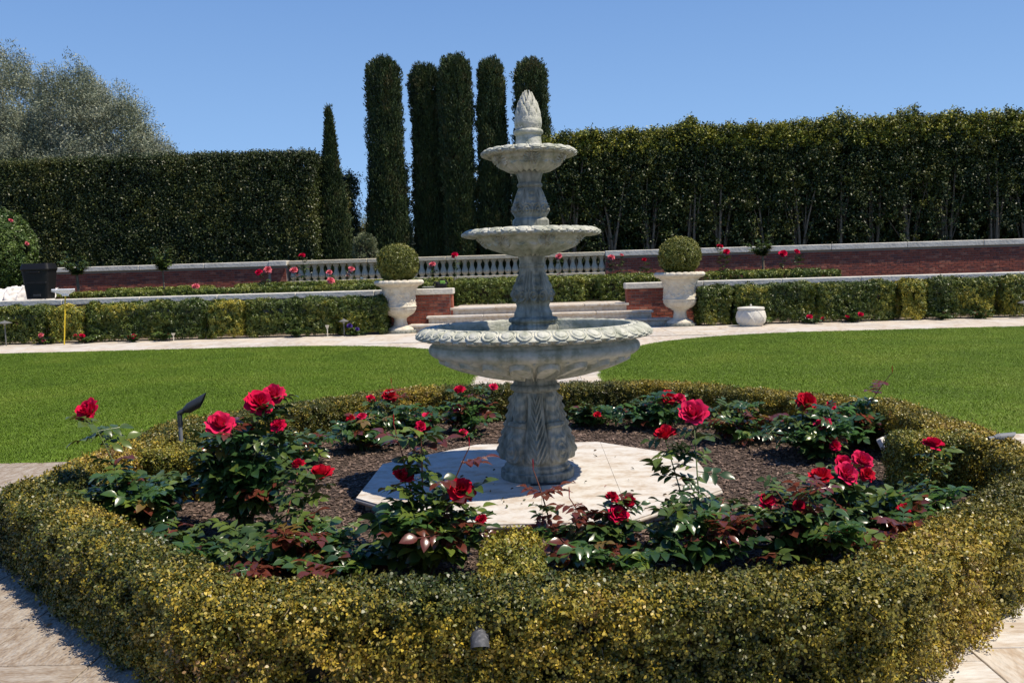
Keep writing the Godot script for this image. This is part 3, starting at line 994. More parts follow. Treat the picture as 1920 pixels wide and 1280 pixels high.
# ---------------------------------------------------------------- trees
func cypress(label: String, x: float, z: float, w: float, top: float, count: int, point := 0.0) -> void:
	var t := thing("cypress_tree", label, "cypress", V(x, 0.5, z), 0.0, "cypress trees behind the balustrade")
	var h := top - 0.5
	var r0 := w / 2
	var xf: Array[Transform3D] = []
	var cols := PackedColorArray()
	var mix := [Color(0.024, 0.042, 0.014), Color(0.040, 0.066, 0.020), Color(0.062, 0.094, 0.026), Color(0.115, 0.105, 0.042)]
	var rad := func(v: float) -> float:
		if point > 0.0:
			return r0 * pow(1.0 - v, 0.8) * (1.0 if v < 0.45 else lerpf(1.0, 0.55, (v - 0.45) / 0.55)) + 0.02
		var s := clampf((1.0 - v) / 0.050, 0.0, 1.0)
		return r0 * (0.90 + 0.10 * sin(v * 5.0 + x)) * lerpf(1.0, 0.86, v) * sqrt(1.0 - pow(1.0 - s, 2.0) * 0.92)
	for i in count:
		var v := rng.randf()
		if i % 14 == 0 and point == 0.0: v = rr(0.945, 1.0)
		var a := rr(0, TAU)
		var d := V(cos(a), 0, sin(a))
		var q := V(x, 0, z) + d * r0 + V(0, v * h, 0)
		var lobe := 1.0 + 0.26 * lumps.get_noise_3dv(q * V(1.7, 0.6, 1.7)) + 0.14 * lumps.get_noise_3dv(q * V(4.5, 2.0, 4.5)) + 0.22 * pow(rng.randf(), 12.0)
		var k: float = rad.call(v) * lobe * (1.0 - 0.25 * pow(rng.randf(), 1.8))
		if i % 14 == 0 and point == 0.0: k *= sqrt(rng.randf())
		var p := d * k + V(0, v * h * (1.0 + 0.022 * lumps.get_noise_3dv(q * V(2.2, 0, 2.2))), 0)
		if v > 0.95: p.y += 0.22 * pow(rng.randf(), 4.0)
		xf.append(Transform3D(along((d * 0.45 + V(0, 1, 0)).normalized(), 0.35).scaled(V(1, rr(0.9, 1.4), 1) * rr(0.7, 1.2)), p))
		cols.append(tint(mix, q, 1.0))
	many("crown", M["needle_sprig"], M["needle_leaf"], t, xf, cols)
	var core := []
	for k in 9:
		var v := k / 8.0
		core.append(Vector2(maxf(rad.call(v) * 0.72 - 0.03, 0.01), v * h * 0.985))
	part("twig_shade_core", lathe(core, 20, null, 0.8), M["twig_shade"], t)  # solid dark column: twigs and shade within the crown given as colour
	part("trunk", tube(bend(V(0, -0.5, 0), V(0, h * 0.4, 0), V(0, h * 0.9, 0), 5), 0.14, 0.03, 8), M["bark"], t)

func ficus(label: String, x: float, z: float, w: float, top: float, o := {}) -> void:
	# one of a row of trees clipped to a hedge: bare stems below, a leafy wall above
	var t := thing("ficus_tree", label, "tree", V(x, 0.5, z), 0.0, "hedge trees behind the right wall")
	var stems := 3 + rng.randi() % 3
	var h := top - 0.5
	for k in stems:
		var bx := rr(-0.2, 0.2)
		var tx := rr(-0.55, 0.55) * w
		var tz := rr(-0.3, 0.55)
		tree_stem(t, "trunk", V(bx, -0.5, rr(0.1, 0.4)), V(bx + tx * 0.15, h * rr(0.25, 0.45), tz * 0.8 + 0.45), V(tx, h * rr(0.72, 0.9), tz * 0.4 + 0.3), rr(0.045, 0.085), 0.02, M["bark"])
		for b in 3:
			var s := V(lerpf(bx, tx, 0.3), h * rr(0.22, 0.5), tz * 0.5 + 0.2)
			var q := V(tx + rr(-0.7, 0.7), h * rr(0.5, 0.85), rr(-0.2, 0.75))
			tree_stem(t, "branch", s, s.lerp(q, 0.5) + V(rr(-0.15, 0.15), -0.1, 0.1), q, rr(0.018, 0.032), 0.006, M["bark"])
	var xf: Array[Transform3D] = []
	var cols := PackedColorArray()
	var mix := [Color(0.026, 0.042, 0.010), Color(0.042, 0.066, 0.014), Color(0.070, 0.092, 0.019), Color(0.13, 0.135, 0.026)]
	var count: int = o.get("count", 1500)
	while xf.size() < count:
		var p := V(rr(-0.62, 0.62) * w, rr(0.13, 1.0), rr(-0.9, 0.75))
		var q := V(x + p.x, p.y * 6.0, z)
		# dense at the clipped top and front skin, thinning downwards where the stems show
		var dens := lerpf(0.15, 1.0, smoothstep(0.32, 0.76, p.y + 0.20 * lumps.get_noise_3dv(q * 1.1)))
		if p.z < -0.35: dens = maxf(dens, 0.5)
		if p.y < 0.3 and p.z > -0.35: dens *= 0.6
		if lumps.get_noise_3dv((q + V(0, 0, p.z)) * 1.7) < -0.22 and p.y < 0.85: dens *= 0.25
		if rng.randf() > dens: continue
		var hh: float = h * (1.0 + 0.020 * lumps.get_noise_2d(x * 1.3 + p.x * 3.0, 4.0)) + o.get("lift", 0.0) * exp(-pow((p.x - o.get("at", 0.0)) / 0.28, 2.0))
		var n := V(0, 0.5, 0.6) if p.y < 0.93 else V(0, 1, 0.1)
		xf.append(Transform3D(along(n, 0.9).scaled(Vector3.ONE * rr(0.7, 1.25)), V(p.x, p.y * hh + (rr(0.0, 0.16) if p.y > 0.97 else 0.0), p.z + 0.14 * lumps.get_noise_3dv(q * 2.0))))
		# young yellow leaves sprout where the shears went last
		if p.y > 0.87 and rng.randf() < 0.62:
			cols.append(Color(0.17, 0.21, 0.03).lerp(Color(0.42, 0.40, 0.05), rng.randf()))
		else:
			cols.append(tint(mix, q + V(0, 3.0, 0), 0.8))
	many("crown", M["ficus_sprig"], M["ficus_leaf"], t, xf, cols)

func big_tree(called: String, label: String, at: Vector3, blobs: Array, count: int, mesh: Mesh, leaf: String, mix: Array, size: float) -> void:
	var t := thing(called, label, "tree", at)
	var xf: Array[Transform3D] = []
	var cols := PackedColorArray()
	for e in blob_points(blobs, count):
		var p: Vector3 = e[0]
		var q := p + at
		if lumps.get_noise_3dv(q * 0.75) < -0.38: continue
		xf.append(Transform3D(along((e[1] + V(0, 0.7, 0)).normalized(), 0.5).scaled(Vector3.ONE * size * rr(0.7, 1.3)), p))
		cols.append(tint(mix, q, 0.5))
	many("crown", mesh, M[leaf], t, xf, cols)
	part("trunk", tube(bend(V(0, -0.5, 0), V(0.2, 1.5, 0), V(-0.1, 3.2, 0), 6), 0.42, 0.26, 10), M["bark"], t)
	for e in blobs:
		var c: Vector3 = e[0]
		part("limb", tube(bend(V(-0.1, 2.6, 0), V(c.x * 0.4, c.y * 0.7 + 0.8, c.z * 0.4), c + V(0, e[1].y * 0.4, 0), 7), 0.16, 0.03, 7), M["bark"], t)

# ---------------------------------------------------------------- the octagonal bed hedge
func ring_point(s: float, ap: float) -> Array:
	# a point and outward direction on a softened octagon of apothem ap round the fountain, s in turns from +x towards +z
	var a := s * TAU
	var m := fposmod(a + PI / 8, PI / 4) - PI / 8
	var r := minf(ap / cos(m), ap * 1.074)
	var na := a - m * 0.8
	return [V(cos(a) * r, 0, sin(a) * r), V(cos(na), 0, sin(na))]

func bed_hedge() -> void:
	var t := thing("box_hedge", "low clipped yellow-green box hedge ringing the octagonal rose bed", "hedge", V(FC.x, 0, FC.z))
	var mix := [Color(0.030, 0.046, 0.010), Color(0.045, 0.064, 0.012), Color(0.080, 0.092, 0.015), Color(0.145, 0.135, 0.019), Color(0.28, 0.22, 0.027), Color(0.45, 0.32, 0.036), Color(0.22, 0.13, 0.05)]
	var h := 0.345
	var wid := 0.275
	var xf: Array[Transform3D] = []
	var cols := PackedColorArray()
	while xf.size() < 92000:
		var s := rng.randf()
		# more leaves where the hedge is near the camera
		if cos((s - 0.25) * TAU) < -0.1 and rng.randf() < 0.45: continue
		var e := ring_point(s, 2.76)
		var n: Vector3 = e[1]
		var u := rng.randf() * (h + wid + h)
		var off := 0.0
		var y := 0.0
		var nn := n
		if u < h:
			y = u
		elif u < h + wid:
			off = -(u - h)
			y = h
			nn = V(0, 1, 0)
		else:
			off = -wid
			y = u - h - wid
			nn = -n
		# round the shoulders
		var rc := 0.06
		var ex := clampf((absf(off + wid / 2) - (wid / 2 - rc)) / rc, 0, 1)
		var ey := clampf((y - (h - rc)) / rc, 0, 1)
		if ex > 0.0 and ey > 0.0:
			var k := maxf(Vector2(ex, ey).length(), 1.0)
			var sx := signf(off + wid / 2)
			off = sx * (wid / 2 - rc + rc * ex / k) - wid / 2
			y = h - rc + rc * ey / k
			nn = (n * sx * ex + V(0, 1, 0) * ey).normalized()
		var p: Vector3 = e[0] + n * off + V(0, y, 0)
		# a gap between two plants beside the right-hand spur
		var w := p + V(FC.x, 0, FC.z)
		if w.x > 2.2 and absf(w.z + 4.93) < 0.055 + 0.03 * lumps.get_noise_1d(w.y * 20.0): continue
		var flat := 0.35 if nn.y > 0.7 else 1.0
		p += nn * (0.026 * flat * lumps.get_noise_3dv(w * 3.0) + 0.075 * flat * lumps.get_noise_3dv(w * 13.0) - 0.085 * flat * pow(rng.randf(), 1.4) + 0.035 * flat * pow(rng.randf(), 10.0))
		# holes where a plant has gone bare
		var hole := lumps.get_noise_3dv(w * 5.0 + V(7, 3, 1))
		if hole > 0.27:
			if rng.randf() < 0.75: continue
		p.y = maxf(p.y, 0.01 + 0.02 * rng.randf())
		xf.append(Transform3D(along(nn, 0.55).scaled(Vector3.ONE * rr(0.6, 1.3)), p))
		# the right half has turned yellower, the left one browner
		cols.append(tint(mix, w, 1.0).lerp(Color(0.48, 0.345, 0.034), 0.3 * smoothstep(0.1, 1.2, w.x) * rng.randf()))
	var third: Array[Transform3D] = []
	var tc := PackedColorArray()
	for v in 3:
		third = []
		tc = PackedColorArray()
		for i in range(v, xf.size(), 3):
			third.append(xf[i])
			tc.append(cols[i])
		many("foliage", M["box_sprig_%d" % v], M["box_leaf"], t, third, tc)
	# cut twig ends among the leaves
	var stick := tube(PackedVector3Array([V(0, -0.035, 0), V(0.002, 0.0, 0.001), V(0, 0.022, 0)]), 0.0014, 0.0009, 4)
	var sx: Array[Transform3D] = []
	var sc := PackedColorArray()
	for i in range(0, xf.size(), 14):
		sx.append(Transform3D(along(xf[i].basis.y.normalized(), 0.7).scaled(V(1, rr(0.6, 1.3), 1)), xf[i].origin))
		sc.append(Color(0.10, 0.075, 0.045).lerp(Color(0.26, 0.20, 0.13), rng.randf()))
	many("twig_ends", stick, M["chip"], t, sx, sc)
	# woody middle: a solid dark ring painting twigs and inner shade, then short stems
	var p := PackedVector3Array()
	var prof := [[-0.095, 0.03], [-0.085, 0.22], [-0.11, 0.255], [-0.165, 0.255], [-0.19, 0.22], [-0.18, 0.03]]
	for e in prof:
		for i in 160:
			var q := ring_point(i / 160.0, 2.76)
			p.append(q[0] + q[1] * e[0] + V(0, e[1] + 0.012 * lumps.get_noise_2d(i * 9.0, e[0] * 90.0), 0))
	part("twig_shade_core", grid_of(p, 160, prof.size(), true, false), M["twig_shade"], t)
	for i in 90:
		var q := ring_point((i + rr(-0.3, 0.3)) / 90.0, 2.76)
		var b: Vector3 = q[0] + q[1] * rr(-0.24, -0.06)
		if i % 3 == 0:
			part("stem", tube(bend(b, b + V(rr(-0.02, 0.02), 0.1, rr(-0.02, 0.02)), b + V(rr(-0.06, 0.06), 0.22, rr(-0.06, 0.06)), 4), 0.008, 0.004, 5), M["bark"], t)

func spur(label: String, a: Vector3, b: Vector3, count: int) -> void:
	# a short clipped hedge running from the ring towards the plinth
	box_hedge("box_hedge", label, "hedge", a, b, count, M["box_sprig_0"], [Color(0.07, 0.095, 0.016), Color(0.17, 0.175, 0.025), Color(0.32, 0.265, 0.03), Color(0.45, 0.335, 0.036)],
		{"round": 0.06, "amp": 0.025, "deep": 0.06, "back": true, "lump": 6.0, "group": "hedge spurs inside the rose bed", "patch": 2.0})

func spotlight(label: String, at: Vector3, tilt: float, turn: float, stake: float, m: Material, s := 1.0, hl := 1.0) -> void:
	# a garden spotlight: stake, knuckle and a tubular head with a slanted hood
	var t := thing("garden_spotlight", label, "spotlight", at, turn, "garden spotlights round the rose bed")
	if stake > 0.0:
		part("stake", tube(PackedVector3Array([V(0, -0.03, 0), V(0, stake * 0.6, 0)]), 0.013 * s, 0.014 * s, 12), M["grey_pipe"], t)
		part("riser", tube(PackedVector3Array([V(0, stake * 0.55, 0), V(0, stake, 0)]), 0.017 * s, 0.017 * s, 12), m, t)
	var head := Node3D.new()
	head.name = "head"
	t.add_child(head, true)
	head.transform = Transform3D(Basis(V(0, 0, 1), tilt), V(0, stake, 0))
	part("knuckle", tube(PackedVector3Array([V(-0.012, 0, 0) * s, V(0.045, 0, 0) * s]), 0.019 * s, 0.017 * s, 12), m, head)
	# the hood: a tube whose open end is cut aslant
	var hood := grid(20, 10, func(u: float, v: float):
		var a := u * TAU
		var r := (0.022 + 0.014 * smoothstep(0.0, 0.25, v)) * s
		var ln := (0.145 * s + 0.045 * s * sin(a)) * hl
		return V(0.04 * s + v * ln, sin(a) * r, cos(a) * r), true, true)
	part("hood", hood, m, head)
	var disc := CylinderMesh.new()
	disc.top_radius = 0.033 * s
	disc.bottom_radius = 0.033 * s
	disc.height = 0.006 * s
	part("lens", disc, M["lens_glass"], head, Transform3D(Basis(V(0, 0, 1), PI / 2), V(0.115 * s * hl, 0, 0)))

func path_light(label: String, at: Vector3, h: float, r: float) -> void:
	var t := thing("path_light", label, "path light", at, 0.0, "path lights along the low hedges")
	part("stem", tube(PackedVector3Array([V(0, -0.03, 0), V(0, h, 0)]), 0.016, 0.013, 8), M["lamp_metal"], t)
	part("shade", lathe([Vector2(0.02, h - 0.03), Vector2(r, h - 0.01), Vector2(r, h), Vector2(r * 0.45, h + 0.035), Vector2(0.02, h + 0.05), Vector2(0.0, h + 0.07)], 24, null, 0.05), M["lamp_metal"], t)
	part("bulb_cover", lathe([Vector2(0.0, h - 0.06), Vector2(0.025, h - 0.055), Vector2(0.03, h - 0.02), Vector2(0.0, h - 0.015)], 16, null, 0.05), M["lens_glass"], t)

func stake_light(label: String, at: Vector3, h: float) -> void:
	var t := thing("stake_light", label, "stake light", at, 0.0, "short stake lights by the far path")
	part("stem", tube(PackedVector3Array([V(0, -0.02, 0), V(0, h * 0.75, 0)]), 0.011, 0.011, 8), M["pale_plastic"], t)
	part("head", lathe([Vector2(0.0, h * 0.7), Vector2(0.02, h * 0.7), Vector2(0.045, h * 0.95), Vector2(0.05, h), Vector2(0.0, h)], 16, null, 0.05), M["pale_plastic"], t)

func poly_disc(c: Vector2, r: float, n: int, turn := 0.0) -> PackedVector2Array:
	var out := PackedVector2Array()
	for k in n:
		out.append(c + Vector2(cos(TAU * k / n + turn), sin(TAU * k / n + turn)) * r)
	return out

func arc(a: Vector2, b: Vector2, c: Vector2, n: int) -> PackedVector2Array:
	var out := PackedVector2Array()
	for k in n + 1:
		var t := float(k) / n
		out.append(a.lerp(b, t).lerp(b.lerp(c, t), t))
	return out

func paving() -> void:
	# bed of mortar under all the slabs
	var base := struct("paving", prism(PackedVector2Array([Vector2(-18, 3), Vector2(18, 3), Vector2(18, -22.4), Vector2(-18, -22.4)]), -0.06, -0.018), M["joint"])
	var variants := {}
	var lay := func(x0: float, z0: float, x1: float, z1: float, near: bool):
		var key := "%.2f_%.2f" % [x1 - x0, z1 - z0]
		if not variants.has(key):
			variants[key] = bevel_box(V(x1 - x0 - 0.0045, 0.03, z1 - z0 - 0.0045), 0.002)
		var m: Material = M[("near_paver_%d" if near else "paver_%d") % (rng.randi() % 4)]
		part("slab", variants[key], m, base, Transform3D(Basis.IDENTITY, V((x0 + x1) / 2, -0.03 + rr(-0.0012, 0.0012), (z0 + z1) / 2)))
	# near paving round the bed: square slabs in straight courses
	var s := 0.455
	for i in range(-11, 12):
		for j in range(0, 13):
			var x0 := -2.11 + s * (i + 4.64)
			x0 = -2.115 + s * i + s * 4
			var z1 := -2.18 - s * j + (0.0 if absi(i) % 2 == 0 else 0.1)
			var c := Vector2(x0 + s / 2, z1 - s / 2) - Vector2(FC.x, FC.z)
			if c.length() < 2.1: continue
			# only what can show: the corners by the camera and the cross path to both sides
			if c.y < -1.9: continue
			if absf(c.x) < 1.1 and c.y > 2.9: continue
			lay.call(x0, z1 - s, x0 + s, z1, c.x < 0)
	# middle path from the bed to the steps, and the flare before them
	for i in range(-6, 6):
		for j in 17:
			var x0 := i * 0.6
			var z1 := -8.0 - j * 0.6
			if z1 > -12.5 and (i < -2 or i > 1): continue
			if z1 > -15.5 and (i < -3 or i > 2): continue
			lay.call(x0, z1 - 0.6, x0 + 0.6, z1, false)
	# far path along the hedges
	for i in range(-24, 24):
		for j in 6:
			if i >= -6 and i < 6 and j == 0: continue
			var x0 := i * 0.6
			var z1 := -17.75 - j * 0.6
			if z1 < -20.9 and (i < -6 or i >= 6): continue
			lay.call(x0, z1 - 0.6, x0 + 0.6, z1, false)

func lawn_of(poly: PackedVector2Array, n: int, sheet: String) -> void:
	var o := struct(sheet, prism(poly, -0.05, 0.004), M["turf"])
	var box := Rect2(poly[0], Vector2.ZERO)
	for q in poly: box = box.expand(q)
	var xf: Array[Transform3D] = []
	var cols := PackedColorArray()
	var mix := [Color(0.088, 0.162, 0.008), Color(0.112, 0.200, 0.012), Color(0.138, 0.225, 0.017), Color(0.178, 0.250, 0.028)]
	var tries := 0
	while xf.size() < n and tries < n * 6:
		tries += 1
		var q := Vector2(rr(box.position.x, box.end.x), rr(box.position.y, box.end.y))
		# what the camera can see, with room to step aside
		if absf(q.x) > 0.68 * absf(q.y) + 0.9: continue
		# nearer grass is set denser
		if rng.randf() > clampf(9.5 / absf(q.y), 0.3, 1.0): continue
		if q.distance_to(Vector2(FC.x, FC.z)) < 2.7: continue
		if not Geometry2D.is_point_in_polygon(q, poly): continue
		var k := 1.0 + clampf((absf(q.y) - 8.0) * 0.07, 0.0, 0.8)
		xf.append(Transform3D(Basis(V(0, 1, 0), rr(0, TAU)).scaled(V(k, rr(0.75, 1.15), k)), V(q.x, 0.002, q.y)))
		cols.append(tint(mix, V(q.x, 0, q.y), 0.6))
	many("grass", M["tuft"], M["grass_blade"], o, xf, cols)

func tuft_mesh() -> ArrayMesh:
	var p := PackedVector3Array()
	var n := PackedVector3Array()
	var c := PackedColorArray()
	for k in 22:
		var at := V(rr(-0.045, 0.045), 0, rr(-0.045, 0.045))
		var a := rr(0, TAU)
		var d := V(cos(a), 0, sin(a))
		var l := rr(0.014, 0.027)
		var tip := at + V(0, l, 0) + V(rr(-0.014, 0.014), 0, rr(-0.014, 0.014))
		var tone := rr(0.86, 1.16)
		p.append_array(PackedVector3Array([at - d * 0.0022, at + d * 0.0022, tip]))
		for i in 3:
			n.append(V(d.z * 0.4, 1.0, -d.x * 0.4).normalized())
			c.append(Color(tone, tone, tone * 0.9))
	var arr := []
	arr.resize(Mesh.ARRAY_MAX)
	arr[Mesh.ARRAY_VERTEX] = p
	arr[Mesh.ARRAY_NORMAL] = n
	arr[Mesh.ARRAY_COLOR] = c
	var m := ArrayMesh.new()
	m.add_surface_from_arrays(Mesh.PRIMITIVE_TRIANGLES, arr)
	return m

# ---------------------------------------------------------------- the scene
func _ready() -> void:
	rng.seed = 20240517
	lumps.seed = 5
	lumps.frequency = 1.0
	lumps.fractal_octaves = 3
	patches.seed = 9
	patches.frequency = 0.9
	patches.fractal_octaves = 3
	# camera
	var cam := Camera3D.new()
	cam.name = "camera"
	cam.fov = 42.40
	cam.near = 0.05
	cam.far = 900.0
	add_child(cam)
	cam.transform = Transform3D(Basis(V(0, 1, 0), 0.025) * Basis(V(1, 0, 0), -0.0774) * Basis(V(0, 0, 1), -0.029), V(0, 1.385, 0))
	cam.current = true
	# clear spring sky
	var sky := ProceduralSkyMaterial.new()
	sky.sky_top_color = Color(0.032, 0.110, 0.36).linear_to_srgb()
	sky.sky_horizon_color = Color(0.30, 0.50, 0.775).linear_to_srgb()
	sky.sky_curve = 0.23
	sky.ground_bottom_color = Color(0.10, 0.10, 0.08).linear_to_srgb()
	sky.ground_horizon_color = Color(0.33, 0.50, 0.72).linear_to_srgb()
	sky.sun_angle_max = 4.0
	var env := Environment.new()
	env.background_mode = Environment.BG_SKY
	env.sky = Sky.new()
	env.sky.sky_material = sky
	env.tonemap_mode = Environment.TONE_MAPPER_LINEAR
	env.tonemap_exposure = 1.35
	env.sdfgi_enabled = true
	env.ssao_enabled = true
	env.ssil_enabled = true
	var we := WorldEnvironment.new()
	we.name = "environment"
	we.environment = env
	add_child(we)
	# high sun from the right, a little towards the camera
	var sun := DirectionalLight3D.new()
	sun.name = "sun"
	sun.light_energy = 1.45
	sun.light_color = Color(1.0, 0.955, 0.88)
	sun.light_angular_distance = 0.53
	sun.shadow_enabled = true
	add_child(sun)
	sun.look_at_from_position(V(0, 0, 0), V(-0.45, -0.896, -0.13), V(0, 0, -1))

	make_materials()
	for k in 3: M["box_sprig_%d" % k] = sprig(15, 0.028, 0.0122, 0.0080, "oval", 0.45)
	M["far_box_sprig"] = sprig(14, 0.075, 0.045, 0.028, "oval", 0.4)
	M["ficus_sprig"] = sprig(18, 0.15, 0.080, 0.045, "oval", 0.45)
	M["needle_sprig"] = sprig(22, 0.15, 0.10, 0.034, "needle", 0.4)
	M["olive_sprig"] = sprig(22, 0.34, 0.15, 0.035, "olive", 0.4)
	M["tuft"] = tuft_mesh()
	M["leaf_shapes"] = [compound_leaf(5, 0.1), compound_leaf(5, 0.1), compound_leaf(3, 0.1), compound_leaf(7, 0.1)]
	make_petals()
	print("materials")

	# ------------------------------------------------ setting
	var gp := PlaneMesh.new()
	gp.size = Vector2(700, 700)
	struct("ground", gp, M["earth"], Transform3D(Basis.IDENTITY, V(0, -0.08, -250)))
	paving()
	var left := PackedVector2Array([Vector2(-17, -6.78), Vector2(-0.83, -6.78)])
	left.append_array(arc(Vector2(-0.83, -12.2), Vector2(-0.95, -17.6), Vector2(-5.2, -18.05), 12))
	left.append(Vector2(-17, -18.25))
	var right := PackedVector2Array([Vector2(17, -7.0), Vector2(0.85, -7.0)])
	right.append_array(arc(Vector2(0.87, -11.6), Vector2(1.2, -17.7), Vector2(5.4, -18.15), 12))
	right.append(Vector2(17, -18.0))
	lawn_of(left, 62000, "lawn")
	lawn_of(right, 62000, "lawn")
	print("lawn")
	# rose bed: mulch inside the hedge ring
	var bed_poly := poly_disc(Vector2(FC.x, FC.z), 2.72, 48)
	var bed := struct("rose_bed", prism(bed_poly, -0.05, 0.03), M["mulch"])
	var chip := bevel_box(V(0.026, 0.004, 0.010), 0.0012)
	var cx: Array[Transform3D] = []
	var cc := PackedColorArray()
	for i in 26000:
		var a := rr(0, TAU)
		var r := sqrt(rr(0.12, 1.0)) * 2.6
		var p := V(FC.x + cos(a) * r, 0.031 + rr(0, 0.008), FC.z + sin(a) * r)
		cx.append(Transform3D(Basis(V(0, 1, 0), rr(0, TAU)) * Basis(V(1, 0, 0), rr(-0.5, 0.5)) * Basis(V(0, 0, 1), rr(-0.3, 0.3)).scaled(V(rr(0.5, 1.5), 1, rr(0.6, 1.6))), p))
		cc.append(Color(0.055, 0.036, 0.026).lerp(Color(0.24, 0.165, 0.125), pow(rng.randf(), 1.6)) * rr(0.8, 1.2))
	many("bark_chips", chip, M["chip"], bed, cx, cc)
	# terrace behind the low walls
	struct("terrace", prism(PackedVector2Array([Vector2(-18, -22.46), Vector2(18, -22.46), Vector2(18, -60), Vector2(-18, -60)]), -0.05, 0.53), M["earth"])
	var tp := struct("terrace_path", prism(PackedVector2Array([Vector2(-2.0, -22.5), Vector2(2.35, -22.5), Vector2(2.35, -24.15), Vector2(-2.0, -24.15)]), 0.45, 0.548), M["paver_1"])
	tp.name = "terrace_path"
	# plinth of the fountain
	plinth()
	fountain()
	print("fountain")
	terrace()
	print("terrace")
	planting()
	print("planting")
	garden_things()
	print("done")

func plinth() -> void:
	var t := thing("stone_plinth", "pale octagonal stone plinth carrying the fountain in the rose bed", "plinth", V(FC.x, 0, FC.z))
	var a := 1.058
	var b := 0.455
	var oct := func(k: float) -> PackedVector2Array:
		var A := a * k
		var B := b * k
		return PackedVector2Array([Vector2(A, B), Vector2(B, A), Vector2(-B, A), Vector2(-A, B), Vector2(-A, -B), Vector2(-B, -A), Vector2(B, -A), Vector2(A, -B)])
	part("base", prism(oct.call(0.955), 0.0, PT - 0.034), M["plinth_stone"], t)
	# top slabs: three pieces with open joints, bullnosed outside
	var full: PackedVector2Array = oct.call(1.0)
	var cuts := [[-2.0, 0.02], [0.02, 0.475], [0.475, 2.0]]
	for c in cuts:
		var strip := PackedVector2Array([Vector2(c[0] + 0.0012, -2), Vector2(c[1] - 0.0012, -2), Vector2(c[1] - 0.0012, 2), Vector2(c[0] + 0.0012, 2)])
		var piece: PackedVector2Array = Geometry2D.intersect_polygons(full, strip)[0]
		part("top_slab", prism(piece, PT - 0.020, PT, 0.0), M["plinth_stone"], t)
	# rounded nosing under the top edge
	var p := PackedVector3Array()
	for e in [[0.955, -0.036], [0.985, -0.036], [1.000, -0.030], [1.006, -0.021], [1.004, -0.012], [0.9985, -0.006], [0.99, -0.0045]]:
		var o: PackedVector2Array = oct.call(e[0])
		for k in 8:
			p.append(V(o[7 - k].x, PT + e[1], o[7 - k].y))
	var q := PackedVector3Array()
	# split corners so that the edges stay straight
	for r in 7:
		for k in 8:
			var here := p[r * 8 + k]
			q.append(here.lerp(p[r * 8 + (k + 7) % 8], 0.004))
			q.append(here)
			q.append(here.lerp(p[r * 8 + (k + 1) % 8], 0.004))
	part("nosing", grid_of(q, 24, 7, true, true), M["plinth_stone"], t)

